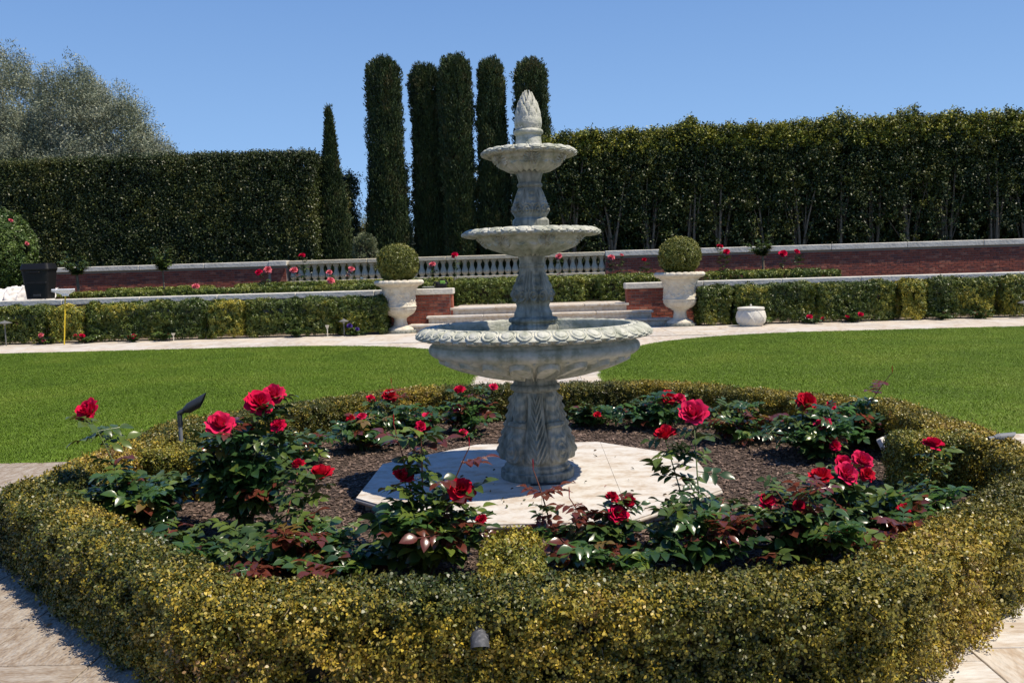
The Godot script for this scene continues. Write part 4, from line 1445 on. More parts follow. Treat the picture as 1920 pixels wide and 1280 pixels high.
func terrace() -> void:
	var zf := -22.2
	# low walls in front of the terrace, ending in the piers by the steps
	for s in [[-16.0, -2.0, "low brick wall with pale stone cap running left from the steps"], [2.33, 16.0, "low brick wall with pale stone cap running right from the steps"]]:
		var x0: float = s[0]
		var x1: float = s[1]
		var t := thing("low_wall", s[2], "wall", V((x0 + x1) / 2, 0, zf - 0.2), 0.0, "low terrace walls")
		var c := (x0 + x1) / 2
		box_part("core", V(x0 - c + 0.06, -0.04, -0.16), V(x1 - c - 0.06, 0.9, 0.155), 0.004, M["mortar"], t)
		# bricks only by the piers, where the hedges leave the wall open
		if x1 < 0:
			brick_wall(t, x1 - c - 1.84, x1 - c - 0.05, 0.0, 0.905, 0.165, 300)
			part("brick_end", bevel_box(V(0.055, 0.89, 0.33), 0.004), M["brick_1"], t, Transform3D(Basis.IDENTITY, V(x1 - c - 0.058, 0.01, 0)))
		else:
			brick_wall(t, x0 - c + 0.05, x0 - c + 1.84, 0.0, 0.905, 0.165, 300)
			part("brick_end", bevel_box(V(0.055, 0.89, 0.33), 0.004), M["brick_1"], t, Transform3D(Basis.IDENTITY, V(x0 - c + 0.058, 0.01, 0)))
		cap_run(t, x0 - c, x1 - c, 0.905, 1.055, -0.24, 0.235, M["cap_stone"])
	# steps
	var t := thing("stone_steps", "three broad pale stone steps between the brick piers leading up to the terrace", "steps", V(0.16, 0, -22.3))
	for e in [[3.24, 0.0, 0.185, 0.75], [2.83, 0.185, 0.37, 0.42], [2.26, 0.37, 0.555, 0.09]]:
		var w: float = e[0]
		box_part("riser", V(-w + 0.05, e[1] - 0.01, -0.55), V(w - 0.05, e[2] - 0.06, e[3] - 0.05), 0.006, M["paver_1"], t)
		for k in 4:
			box_part("tread", V(-w + w * k / 2 + (0.003 if k else 0.0), e[2] - 0.06, -0.55 if e[0] < 2.5 else e[3] - 0.52), V(-w + w * (k + 1) / 2 - (0.003 if k < 3 else 0.0), e[2], e[3]), 0.012, M["paver_%d" % (k % 4)], t)
	# urns with box balls
	urn("large carved stone urn holding a clipped box ball, left of the steps", V(-3.27, 0, -21.55), 0.4)
	urn("large carved stone urn holding a clipped box ball, right of the steps", V(3.55, 0, -21.35), 2.1)
	var bm := [Color(0.070, 0.090, 0.018), Color(0.125, 0.145, 0.026), Color(0.19, 0.195, 0.036), Color(0.26, 0.235, 0.045)]
	ball_shrub("box_ball", "clipped box ball slightly flat on top in the urn left of the steps", "shrub", V(-3.28, 1.22, -21.55), V(0.51, 0.485, 0.51), 5200, M["far_box_sprig"], bm, 0.62, "box balls in the urns")
	ball_shrub("box_ball", "round clipped box ball in the urn right of the steps", "shrub", V(3.56, 1.21, -21.35), V(0.505, 0.47, 0.505), 5200, M["far_box_sprig"], bm, 0.62, "box balls in the urns")
	# back wall, left of the balustrade
	var zb := -29.0
	t = thing("garden_wall", "red brick back wall with stone cap under the dense tall hedge", "wall", V(-12.3, 0.5, zb), 0.0, "brick back walls")
	box_part("core", V(-5.0, 0, -0.16), V(4.25, 1.33, 0.105), 0.004, M["mortar"], t)
	brick_wall(t, -5.0, 3.62, 0.3, 1.34, 0.115, 300)
	box_part("pilaster", V(3.70, 0, -0.18), V(4.22, 1.33, 0.13), 0.004, M["mortar"], t)
	brick_wall(t, 3.70, 4.22, 0.3, 1.34, 0.15, 60)
	cap_run(t, -5.0, 3.68, 1.335, 1.50, -0.22, 0.19, M["cap_stone"], 2.2)
	box_part("cap_stone", V(3.66, 1.335, -0.24), V(4.26, 1.515, 0.24), 0.02, M["cap_stone"], t)
	t = thing("garden_wall", "long red brick back wall with stone cap below the bare-stemmed hedge trees", "wall", V(9.7, 0.5, zb), 0.0, "brick back walls")
	box_part("core", V(-7.3, 0, -0.16), V(7.3, 1.33, 0.105), 0.004, M["mortar"], t)
	brick_wall(t, -7.3, 7.3, 0.15, 1.34, 0.115, 300)
	cap_run(t, -7.3, 7.3, 1.335, 1.52, -0.22, 0.19, M["cap_stone"], 2.4)
	# balustrade
	t = thing("balustrade", "cream stone balustrade with vase-shaped balusters between the brick back walls", "balustrade", V(-2.8, 0.5, zb))
	cap_run(t, -5.20, 5.18, 1.36, 1.50, -0.18, 0.17, M["balustrade_stone"], 2.6)
	box_part("base_rail", V(-5.2, 0.0, -0.16), V(5.18, 0.83, 0.15), 0.01, M["balustrade_stone"], t)
	var bp := [Vector2(0.075, 0.83), Vector2(0.078, 0.855), Vector2(0.055, 0.865)] + soft([Vector2(0.055, 0.875), Vector2(0.088, 0.93), Vector2(0.102, 0.985), Vector2(0.092, 1.04), Vector2(0.066, 1.12), Vector2(0.052, 1.19), Vector2(0.056, 1.25), Vector2(0.068, 1.29)], 3) + [Vector2(0.088, 1.30), Vector2(0.094, 1.335), Vector2(0.098, 1.362)]
	var bmesh := lathe(bp, 24, null, 0.04)
	for k in 44:
		part("baluster", bmesh, M["balustrade_stone"], t, Transform3D(Basis.IDENTITY.scaled(V(1.14, 1, 1.14)), V(-5.08 + k * 0.2365, 0, 0)))

func planting() -> void:
	# --- the bed
	bed_hedge()
	spur("short clipped box hedge spur at the front, reaching toward the plinth between two roses", V(-0.235, 0.0, -3.72), V(0.015, 0.29, -3.02), 1900)
	spur("clipped box hedge spur on the right, running inward from the ring beside a white slab", V(2.13, 0.0, -5.40), V(2.62, 0.355, -5.14), 3800)
	spur("clipped box hedge spur on the left, behind the broad-leaved rose bush", V(-2.48, 0.0, -5.62), V(-1.95, 0.345, -5.30), 3000)
	# roses in the bed
	var nb := {"near": true}
	rose_bush("broad-leaved rose bush on the left with one red bloom high above the lawn", V(-2.18, 0.03, -4.62), 0.34, 0.34, 17, 150, [[-2.43, 0.71, -4.67, 0.066]], {"bronze": 0.12, "lime": 0.1, "leaf": 0.115})
	rose_bush("tall dark rose bush with three large red blooms beside the black spotlight", V(-1.57, 0.03, -4.58), 0.60, 0.26, 16, 170, [[-1.64, 0.65, -4.48, 0.071], [-1.44, 0.75, -4.53, 0.069], [-1.4, 0.78, -4.63, 0.060], [-1.76, 0.48, -4.63, 0.030], [-1.34, 0.64, -4.48, 0.036], [-1.54, 0.59, -4.63, 0.030]], {"bronze": 0.12, "lime": 0.06, "leaf": 0.115})
	rose_bush("low glossy rose bush with one wide red bloom left of the plinth", V(-1.20, 0.03, -4.02), 0.25, 0.30, 14, 125, [[-1.08, 0.42, -4.3, 0.062], [-1.19, 0.46, -4.3, 0.030, "petal_deep"]], {"bronze": 0.12, "lime": 0.12})
	rose_bush("upright rose bush with lime shoots and two red blooms before the plinth", V(-0.51, 0.03, -3.86), 0.40, 0.26, 15, 130, [[-0.6, 0.49, -3.88, 0.047], [-0.34, 0.44, -3.83, 0.051], [-0.25, 0.31, -3.78, 0.022, "petal_deep"], [-0.52, 0.71, -3.9, 0.022]], {"bronze": 0.25, "lime": 0.5, "leaf": 0.12, "buds": [V(-0.64, 0.72, -3.9), V(-0.30, 0.62, -3.85)]})
	rose_bush("slender bronze rose shoot with one pink bud in front of the fountain base", V(0.09, 0.03, -3.98), 0.26, 0.10, 4, 16, [], {"bronze": 0.8, "lime": 0.1, "buds": [V(-0.02, 0.47, -4.05)]})
	rose_bush("low rose bush with a cluster of small red blooms at the front of the plinth", V(0.30, 0.03, -3.82), 0.25, 0.24, 13, 105, [[0.36, 0.3, -3.86, 0.044], [0.33, 0.36, -3.91, 0.028, "petal_deep"], [0.41, 0.34, -3.91, 0.027, "petal_deep"]], {"bronze": 0.3, "lime": 0.1, "buds": [V(0.14, 0.37, -3.9)]})
	rose_bush("rose bush with two red blooms on tall bare canes right of the plinth", V(0.70, 0.03, -3.86), 0.33, 0.22, 13, 115, [[0.62, 0.59, -4.22, 0.055], [0.76, 0.69, -4.22, 0.068]], {"bronze": 0.15, "lime": 0.12, "lean": V(0.05, 0, -0.1)})
	rose_bush("wide rose bush with a crowd of red blooms behind the yellow hedge", V(1.22, 0.03, -3.92), 0.34, 0.34, 18, 155, [[1.04, 0.32, -3.95, 0.043], [1.15, 0.32, -3.85, 0.026, "petal_deep"], [1.31, 0.41, -4.05, 0.050], [1.45, 0.4, -4.1, 0.056], [1.47, 0.43, -4.2, 0.040], [1.58, 0.43, -4.25, 0.050], [1.56, 0.38, -4.15, 0.032]], {"bronze": 0.35, "lime": 0.15})
	rose_bush("spreading rose bush with one red bloom in front of the right hedge spur", V(1.90, 0.03, -4.36), 0.21, 0.32, 15, 120, [[2.11, 0.42, -4.67, 0.053]], {"bronze": 0.15, "lime": 0.15})
	rose_bush("dense rose bush with two open red blooms at the back right of the bed", V(1.95, 0.03, -6.12), 0.36, 0.32, 15, 130, [[1.94, 0.41, -6.28, 0.066], [2.11, 0.38, -6.28, 0.036], [1.95, 0.3, -5.98, 0.060], [2.0, 0.17, -5.88, 0.036]], {"bronze": 0.12, "lime": 0.06})
	rose_bush("dark rose bush with one tall budded shoot rising over the back right hedge", V(2.28, 0.03, -6.42), 0.36, 0.28, 14, 115, [[2.5, 0.30, -6.2, 0.034, "petal_pink"]], {"bronze": 0.1, "lime": 0.05, "buds": [V(2.55, 0.60, -6.3)]})
	rose_bush("rose bush with a pair of red blooms behind the fountain on the right", V(1.02, 0.03, -7.40), 0.29, 0.30, 13, 95, [[1.12, 0.31, -7.37, 0.060], [1.21, 0.3, -7.37, 0.048], [0.52, 0.16, -7.4, 0.030]], {"bronze": 0.12, "lime": 0.06})
	rose_bush("flowerless rose bush with red young leaves at the back of the bed", V(1.58, 0.03, -6.85), 0.30, 0.32, 13, 95, [], {"bronze": 0.35, "lime": 0.12})
	rose_bush("small rose bush with two tiny red blooms at the back left of the bed", V(-1.36, 0.03, -6.82), 0.26, 0.26, 11, 75, [[-1.44, 0.29, -6.74, 0.032], [-1.35, 0.3, -6.74, 0.034]], {"bronze": 0.15, "lime": 0.12})
	rose_bush("rose bush with one open red bloom against the back left hedge", V(-1.02, 0.03, -7.08), 0.33, 0.27, 12, 90, [[-1.2, 0.41, -7.18, 0.062], [-1.36, 0.39, -7.18, 0.036], [-0.87, 0.26, -6.98, 0.040], [-0.88, 0.17, -6.98, 0.034]], {"bronze": 0.15, "lime": 0.06, "buds": [V(-1.19, 0.50, -7.2)]})
	rose_bush("straggly rose bush with small red blooms just left of the fountain pedestal", V(-0.57, 0.03, -7.45), 0.32, 0.24, 11, 75, [[-0.65, 0.4, -7.49, 0.050], [-0.36, 0.41, -7.49, 0.034], [-0.67, 0.26, -7.39, 0.034], [-0.6, 0.10, -7.09, 0.036]], {"bronze": 0.2, "lime": 0.1})
	rose_bush("leafy flowerless rose bush in the front left corner of the bed", V(-1.72, 0.03, -4.05), 0.20, 0.22, 9, 60, [], {"bronze": 0.2, "lime": 0.1, "parts": 80})
	rose_bush("low leafy flowerless rose in front of the plinth's left corner", V(-0.88, 0.03, -3.86), 0.17, 0.18, 8, 45, [], {"bronze": 0.15, "lime": 0.12, "parts": 70})
	rose_bush("flowerless rose bush against the back left hedge by the left spur", V(-1.80, 0.03, -6.30), 0.28, 0.30, 12, 90, [], {"bronze": 0.2, "lime": 0.15, "parts": 70})
	rose_bush("low bronze-tipped rose between the crowd of blooms and the right hedge", V(1.66, 0.03, -4.22), 0.25, 0.26, 12, 95, [[1.72, 0.22, -4.1, 0.03, "petal_deep"]], {"bronze": 0.4, "lime": 0.12, "parts": 70})
	rose_bush("dark leafy rose just behind the plinth against the back right hedge", V(0.50, 0.03, -7.60), 0.24, 0.26, 10, 75, [], {"bronze": 0.15, "lime": 0.08, "parts": 60})
	print("roses")
	# --- low hedges before the terrace walls
	var hm := [Color(0.034, 0.056, 0.010), Color(0.055, 0.086, 0.014), Color(0.090, 0.125, 0.018), Color(0.16, 0.175, 0.026), Color(0.42, 0.36, 0.045)]
	var ym := [Color(0.075, 0.115, 0.018), Color(0.13, 0.165, 0.024), Color(0.26, 0.245, 0.034), Color(0.48, 0.39, 0.05), Color(0.58, 0.46, 0.06)]
	var runs := [[-14.5, -11.9, 0.90, "left end of the low hedge, behind the path light", hm], [-11.85, -10.95, 0.88, "yellowed low hedge plant behind the broom", ym], [-10.9, -7.95, 0.93, "dark green low hedge block right of the broom", hm], [-7.9, -7.0, 0.92, "yellow-leaved block in the left low hedge", ym], [-6.96, -4.75, 0.91, "low hedge block right of the yellow-leaved one", hm], [-4.7, -3.55, 0.90, "deep green low hedge block beside the left urn", hm],
		[3.95, 4.75, 0.93, "narrow low hedge block just right of the right urn", hm], [4.82, 6.75, 0.93, "low hedge block behind the white lidded pot", hm], [6.78, 8.65, 0.93, "low hedge block right of the lidded pot with yellowed top", hm], [8.72, 9.3, 0.93, "bronze upright block in the right low hedge", ym], [9.36, 11.0, 0.95, "green low hedge block right of the bronze one", hm], [11.15, 14.5, 0.97, "right end of the low hedge, behind the path light", hm]]
	for e in runs:
		var w: float = e[1] - e[0]
		var proud := 0.12 if e[4] == ym and w < 0.7 else 0.0
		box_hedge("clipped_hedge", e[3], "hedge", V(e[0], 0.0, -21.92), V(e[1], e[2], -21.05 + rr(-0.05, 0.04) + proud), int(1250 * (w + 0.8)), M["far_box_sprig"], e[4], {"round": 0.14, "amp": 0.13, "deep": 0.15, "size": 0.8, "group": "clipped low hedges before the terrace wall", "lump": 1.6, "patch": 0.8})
	# --- terrace hedges
	var tm := [Color(0.065, 0.100, 0.016), Color(0.11, 0.150, 0.022), Color(0.18, 0.205, 0.03), Color(0.27, 0.255, 0.04)]
	var rows := [[-2.2, 1.43, 1.21, -24.9, -24.3, "terrace hedge block facing the top of the steps"], [1.86, 3.9, 1.21, -24.8, -24.3, "terrace hedge block behind the right pier"], [1.30, 2.6, 1.20, -26.2, -25.6, "terrace hedge set back between two blocks right of centre"],
		[-14.5, -2.3, 1.20, -24.6, -24.05, "long thin terrace hedge behind the left low wall"], [-12.8, -9.6, 1.27, -26.6, -26.1, "middle terrace hedge under the standard rose on the left"], [-9.0, -2.4, 1.30, -26.9, -26.3, "middle terrace hedge before the balustrade on the left"], [-2.3, 5.0, 1.26, -27.0, -26.4, "middle terrace hedge before the balustrade on the right"], [4.3, 5.1, 1.24, -24.7, -24.1, "small terrace hedge block right of the right urn"], [5.2, 8.4, 1.27, -26.4, -25.8, "terrace hedge below the standard rose on the right"], [5.9, 6.9, 1.22, -24.9, -24.4, "short terrace hedge behind the right low wall"], [7.2, 8.5, 1.22, -24.9, -24.4, "terrace hedge end block on the right"]]
	for e in rows:
		var w: float = e[1] - e[0]
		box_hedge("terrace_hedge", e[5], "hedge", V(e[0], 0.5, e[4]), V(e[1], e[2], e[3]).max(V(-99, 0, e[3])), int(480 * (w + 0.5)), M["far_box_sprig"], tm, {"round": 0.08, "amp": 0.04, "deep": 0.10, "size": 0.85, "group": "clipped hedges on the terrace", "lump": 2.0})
	print("hedges")
	# --- terrace roses
	var far := {"near": false, "group": "roses on the terrace", "leaf": 0.15, "bronze": 0.3}
	var tr := [[-7.85, -25.5, 0.55, "terrace rose with a red and a pink bloom before the brick pier", [[-7.93, 1.6, -25.5, 0.10], [-7.72, 1.68, -25.6, 0.10, "petal_pink"]]], [-7.5, -27.7, 0.6, "terrace rose with one pink bloom at the end of the brick wall", [[-7.54, 1.65, -27.8, 0.11, "petal_pink"]]], [-7.1, -27.5, 0.95, "tall terrace rose with one red bloom above the balustrade's left end", [[-7.18, 2.09, -27.5, 0.10]]],
		[-6.0, -27.4, 0.75, "terrace rose with two pink blooms left of the left box ball", [[-6.35, 1.55, -27.5, 0.09, "petal_pink"], [-5.65, 1.64, -27.5, 0.09, "petal_pink"]]], [-5.66, -24.75, 0.5, "small terrace rose with one pink bloom above the left wall cap", [[-5.66, 1.30, -24.6, 0.10, "petal_pink"]]], [-3.3, -27.4, 0.7, "terrace rose with one pink bloom right of the left box ball", [[-3.1, 1.71, -27.5, 0.09, "petal_pink"]]], [-2.3, -27.0, 1.0, "tall terrace rose with one red bloom in front of the balustrade", [[-2.35, 1.96, -27.0, 0.10]]],
		[0.85, -27.5, 0.85, "terrace rose with one pink bloom right of the fountain stem", [[0.85, 1.85, -27.5, 0.09, "petal_pink"]]], [2.6, -27.3, 0.9, "terrace rose with pink blooms at the right end of the balustrade", [[2.47, 1.76, -27.5, 0.10, "petal_pink"], [2.78, 1.82, -27.5, 0.07, "petal_pink"]]], [3.45, -27.0, 0.8, "bronze terrace rose left of the right box ball", [[3.43, 1.67, -27.0, 0.06, "petal_deep"]]], [5.6, -26.0, 0.85, "terrace rose with two red blooms right of the right box ball", [[5.51, 1.97, -26, 0.08, "petal_deep"], [5.7, 1.81, -26, 0.09]]], [7.35, -26.0, 0.7, "terrace rose with one red bloom before the right brick wall", [[7.34, 1.7, -26, 0.11]]], [7.8, -26.0, 0.75, "terrace rose at the far end of the right terrace hedge", [[7.74, 1.75, -26, 0.08]]],
		[-9.4, -24.75, 0.45, "small terrace rose with one coral bloom behind the left wall", [[-9.4, 1.25, -24.4, 0.09, "petal_pink"]]], [-10.3, -26.3, 0.75, "leafy terrace rose under the small standard rose", []], [-8.9, -26.4, 0.65, "leafy terrace rose with a bronze shoot against the left brick wall", []], [2.2, -25.4, 0.45, "leafy rose between the terrace hedge blocks", []]]
	for e in tr:
		rose_bush(e[3], V(e[0], 0.53, e[1]), e[2], 0.34, 9, 90, e[4], far)
	# standard roses: a bare stem with a head of leaves
	for e in [[-13.16, -25.2, 1.62, 0.52, "thick-stemmed standard rose beside the black bin"], [-10.82, -25.6, 1.70, 0.34, "small standard rose with red shoots before the left brick wall"], [6.88, -26.5, 1.62, 0.52, "bushy standard rose before the right brick wall"]]:
		var t := thing("standard_rose", e[4], "rose bush", V(e[0], 0.53, e[1]), 0.0, "standard roses on the terrace")
		part("trunk", tube(bend(V(0, 0, 0), V(0.04, e[2] * 0.4, 0), V(0, e[2] * 0.78, 0), 6), 0.055 if e[3] > 0.4 else 0.03, 0.035 if e[3] > 0.4 else 0.02, 8), M["bark"], t)
		var xf: Array[Transform3D] = []
		var cols := PackedColorArray()
		for k in 9:
			var a := TAU * k / 9
			var tip := V(cos(a) * e[3] * rr(0.3, 1.0), e[2] * 0.78 + rr(0.05, 0.62), sin(a) * e[3] * 0.8)
			var pth := bend(V(0, e[2] * 0.72, 0), V(tip.x * 0.5, e[2] * 0.8, tip.z * 0.5), tip, 6)
			part("cane", tube(pth, 0.016, 0.006, 5), M["cane_green"], t)
			for i in 40:
				var p := pth[1 + rng.randi() % 6]
				var b := rr(0, TAU)
				var d := V(cos(b), rr(-0.3, 0.5), sin(b)).normalized()
				var z := d.cross(V(0, 1, 0)).normalized()
				xf.append(Transform3D(Basis(d, z.cross(d), z).scaled(Vector3.ONE * rr(1.2, 2.0)), p))
				cols.append(Color(0.023, 0.052, 0.017).lerp(Color(0.105, 0.145, 0.024), rng.randf()))
		many("foliage", M["leaf_shapes"][0], M["rose_leaf_tint"], t, xf, cols)
	# low flowers at the foot of the low hedges
	var lows := [[6.6, -20.85, "petal_crimson", "low red-flowered plant at the hedge foot right of the lidded pot"], [7.5, -20.85, "petal_crimson", "low red-flowered plant at the hedge foot, second from the lidded pot"], [9.6, -20.85, "", "low pale-leaved plant below the bronze hedge block"], [10.5, -20.9, "", "low pale-leaved plant near the right path light"], [-9.6, -20.85, "petal_crimson", "low red-flowered plant at the hedge foot right of the broom"], [-10.8, -20.9, "petal_crimson", "low plant with a red flower at the foot of the broom"], [-11.8, -20.9, "petal_pink", "low pink-flowered plant left of the broom"], [-8.9, -20.9, "", "low leafy plant beside the short stake light"], [-5.7, -20.9, "", "low rusty plant under the yellow-leaved hedge block"], [-4.3, -20.95, "purple_petal", "low purple-flowered plant beside the left urn"], [5.4, -20.95, "", "low leafy plant behind the white lidded pot"]]
	for e in lows:
		var bl := []
		if e[2]: bl = [[e[0] + rr(-0.15, 0.15), rr(0.14, 0.24), e[1] + 0.12, 0.06, e[2]], [e[0] + rr(-0.2, 0.2), rr(0.10, 0.2), e[1] + 0.12, 0.045, e[2]]]
		rose_bush(e[3], V(e[0], 0.0, e[1]), 0.24, 0.26, 7, 60, bl, {"near": false, "group": "low plants at the hedge foot", "leaf": 0.12})
	print("terrace roses")
	# --- tall clipped hedge on the left
	var fm := [Color(0.024, 0.039, 0.009), Color(0.039, 0.060, 0.012), Color(0.064, 0.084, 0.017), Color(0.12, 0.125, 0.024)]
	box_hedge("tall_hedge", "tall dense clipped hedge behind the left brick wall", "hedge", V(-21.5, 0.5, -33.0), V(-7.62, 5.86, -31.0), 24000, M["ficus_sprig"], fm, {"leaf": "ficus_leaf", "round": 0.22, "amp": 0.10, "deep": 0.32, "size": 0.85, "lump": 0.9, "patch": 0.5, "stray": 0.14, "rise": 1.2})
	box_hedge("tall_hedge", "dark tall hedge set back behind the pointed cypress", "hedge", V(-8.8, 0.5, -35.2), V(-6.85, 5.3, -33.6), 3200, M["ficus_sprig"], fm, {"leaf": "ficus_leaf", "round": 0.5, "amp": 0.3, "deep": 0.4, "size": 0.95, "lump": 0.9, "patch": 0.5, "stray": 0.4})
	# cypresses
	cypress("broad clipped columnar cypress standing apart at the left of the row", -5.45, -34.0, 1.66, 9.42, 5600)
	cypress("clipped columnar cypress half hidden behind the second one", -3.95, -34.9, 1.42, 9.34, 4600)
	cypress("clipped columnar cypress in the middle of the row, left of the fountain", -2.72, -34.0, 1.32, 9.42, 5000)
	cypress("slim clipped columnar cypress just left of the fountain finial", -1.38, -34.2, 1.18, 9.28, 4400)
	cypress("clipped columnar cypress right behind the fountain finial", 0.15, -34.0, 1.58, 9.16, 5400)
	cypress("pointed slender cypress at the end of the left tall hedge", -7.22, -32.3, 1.55, 7.32, 3600, 1.0)
	# dark shrubs filling the row between the cypresses
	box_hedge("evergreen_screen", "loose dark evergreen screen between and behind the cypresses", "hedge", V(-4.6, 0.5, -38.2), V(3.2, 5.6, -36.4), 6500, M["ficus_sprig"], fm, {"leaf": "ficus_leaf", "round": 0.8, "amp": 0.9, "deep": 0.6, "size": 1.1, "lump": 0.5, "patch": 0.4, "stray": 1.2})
	print("tall hedges")
	# hedge trees behind the right wall
	var x := 1.55
	var k := 0
	while x < 20.5:
		var w := 1.32
		var lift := {3: 0.35, 7: 0.40, 9: 0.35, 10: 0.25}.get(k, 0.05)
		ficus("clipped hedge tree with bare stems behind the right brick wall, %s from the cypresses" % ["first", "second", "third", "fourth", "fifth", "sixth", "seventh", "eighth", "ninth", "tenth", "eleventh", "twelfth", "thirteenth", "fourteenth", "fifteenth"][k], x, -31.9, w + 0.25, 6.12 + 0.02 * k + 0.03 * sin(k * 2.3), {"count": 3300, "lift": lift, "at": rr(-0.3, 0.3)})
		x += w
		k += 1
	# a second, dark row closes the view behind the stems
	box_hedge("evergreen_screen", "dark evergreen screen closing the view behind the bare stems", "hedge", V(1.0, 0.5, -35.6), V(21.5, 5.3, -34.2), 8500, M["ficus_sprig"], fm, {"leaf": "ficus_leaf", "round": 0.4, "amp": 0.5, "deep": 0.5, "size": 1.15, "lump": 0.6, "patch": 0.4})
	# olive trees over the left hedge
	var om := [Color(0.14, 0.168, 0.100), Color(0.215, 0.245, 0.157), Color(0.29, 0.318, 0.22), Color(0.37, 0.385, 0.30)]
	big_tree("olive_tree", "wide grey-green olive tree above the left tall hedge", V(-20.75, 0.5, -41.0), [[V(-0.3, 8.3, 0), V(1.6, 2.9, 1.9)], [V(1.4, 7.0, 0.4), V(2.2, 3.0, 2.2)], [V(2.9, 5.5, 0.3), V(1.8, 2.4, 2.0)], [V(-2.0, 5.9, 0.2), V(1.7, 2.4, 2.0)], [V(0.4, 5.0, 1.2), V(2.8, 2.2, 1.8)]], 11500, M["olive_sprig"], "olive_leaf", om, 0.95)
	big_tree("olive_tree", "taller grey-green olive tree at the left edge, behind the tall hedge", V(-25.2, 0.5, -42.0), [[V(0.3, 9.0, 0), V(1.8, 3.4, 2.0)], [V(1.6, 6.6, 0.4), V(2.2, 3.0, 2.2)], [V(-1.6, 7.0, 0.2), V(2.2, 3.0, 2.0)], [V(0.8, 5.0, 1.0), V(2.8, 2.2, 1.8)]], 9000, M["olive_sprig"], "olive_leaf", om, 0.95)
	big_tree("distant_tree", "hazy grey-green tree far behind the gap beside the pointed cypress", V(-12.5, 0, -75.0), [[V(0, 4.2, 0), V(2.6, 3.0, 2.0)], [V(1.8, 3.0, 0), V(2.0, 2.2, 2.0)], [V(-1.8, 3.3, 0), V(2.0, 2.6, 2.0)]], 2200, M["olive_sprig"], "olive_leaf", om, 1.2)
	ball_shrub("yellow_shrub", "yellow-green shrub top peeking over the left tall hedge", "shrub", V(-13.0, 4.6, -35.0), V(1.1, 0.95, 0.8), 900, M["ficus_sprig"], [Color(0.10, 0.12, 0.02), Color(0.20, 0.20, 0.03), Color(0.26, 0.24, 0.03)], 0.8)
	ball_shrub("olive_shrub", "yellow-green bush in the gap left of the broad cypress", "shrub", V(-6.9, 1.4, -37.0), V(0.8, 1.1, 0.7), 900, M["ficus_sprig"], [Color(0.08, 0.10, 0.02), Color(0.16, 0.165, 0.03), Color(0.20, 0.19, 0.03)], 0.7)
	ball_shrub("silver_shrub", "upright silvery shrub behind the balustrade's left part", "shrub", V(-5.75, 1.5, -30.4), V(0.40, 0.72, 0.38), 700, M["needle_sprig"], [Color(0.11, 0.14, 0.06), Color(0.17, 0.20, 0.10), Color(0.22, 0.24, 0.14)], 0.6)
	# camellia ball at the left edge
	var cam_t := ball_shrub("camellia_topiary", "rounded camellia with scattered pink blooms at the left edge of the terrace", "shrub", V(-15.15, 1.05, -24.6), V(1.12, 1.30, 1.05), 5200, M["far_box_sprig"], [Color(0.040, 0.080, 0.016), Color(0.075, 0.12, 0.024), Color(0.11, 0.16, 0.03)], 1.25)
	for i in 9:
		var d := V(rr(-0.6, 1), rr(-0.8, 0.8), rr(0.1, 1)).normalized()
		part("bloom", M["small_bloom"], M["petal_pink"], cam_t, Transform3D(along(d, 0.2).scaled(Vector3.ONE * 0.055), d * V(1.12, 1.30, 1.05) + V(0, 1.30, 0)))

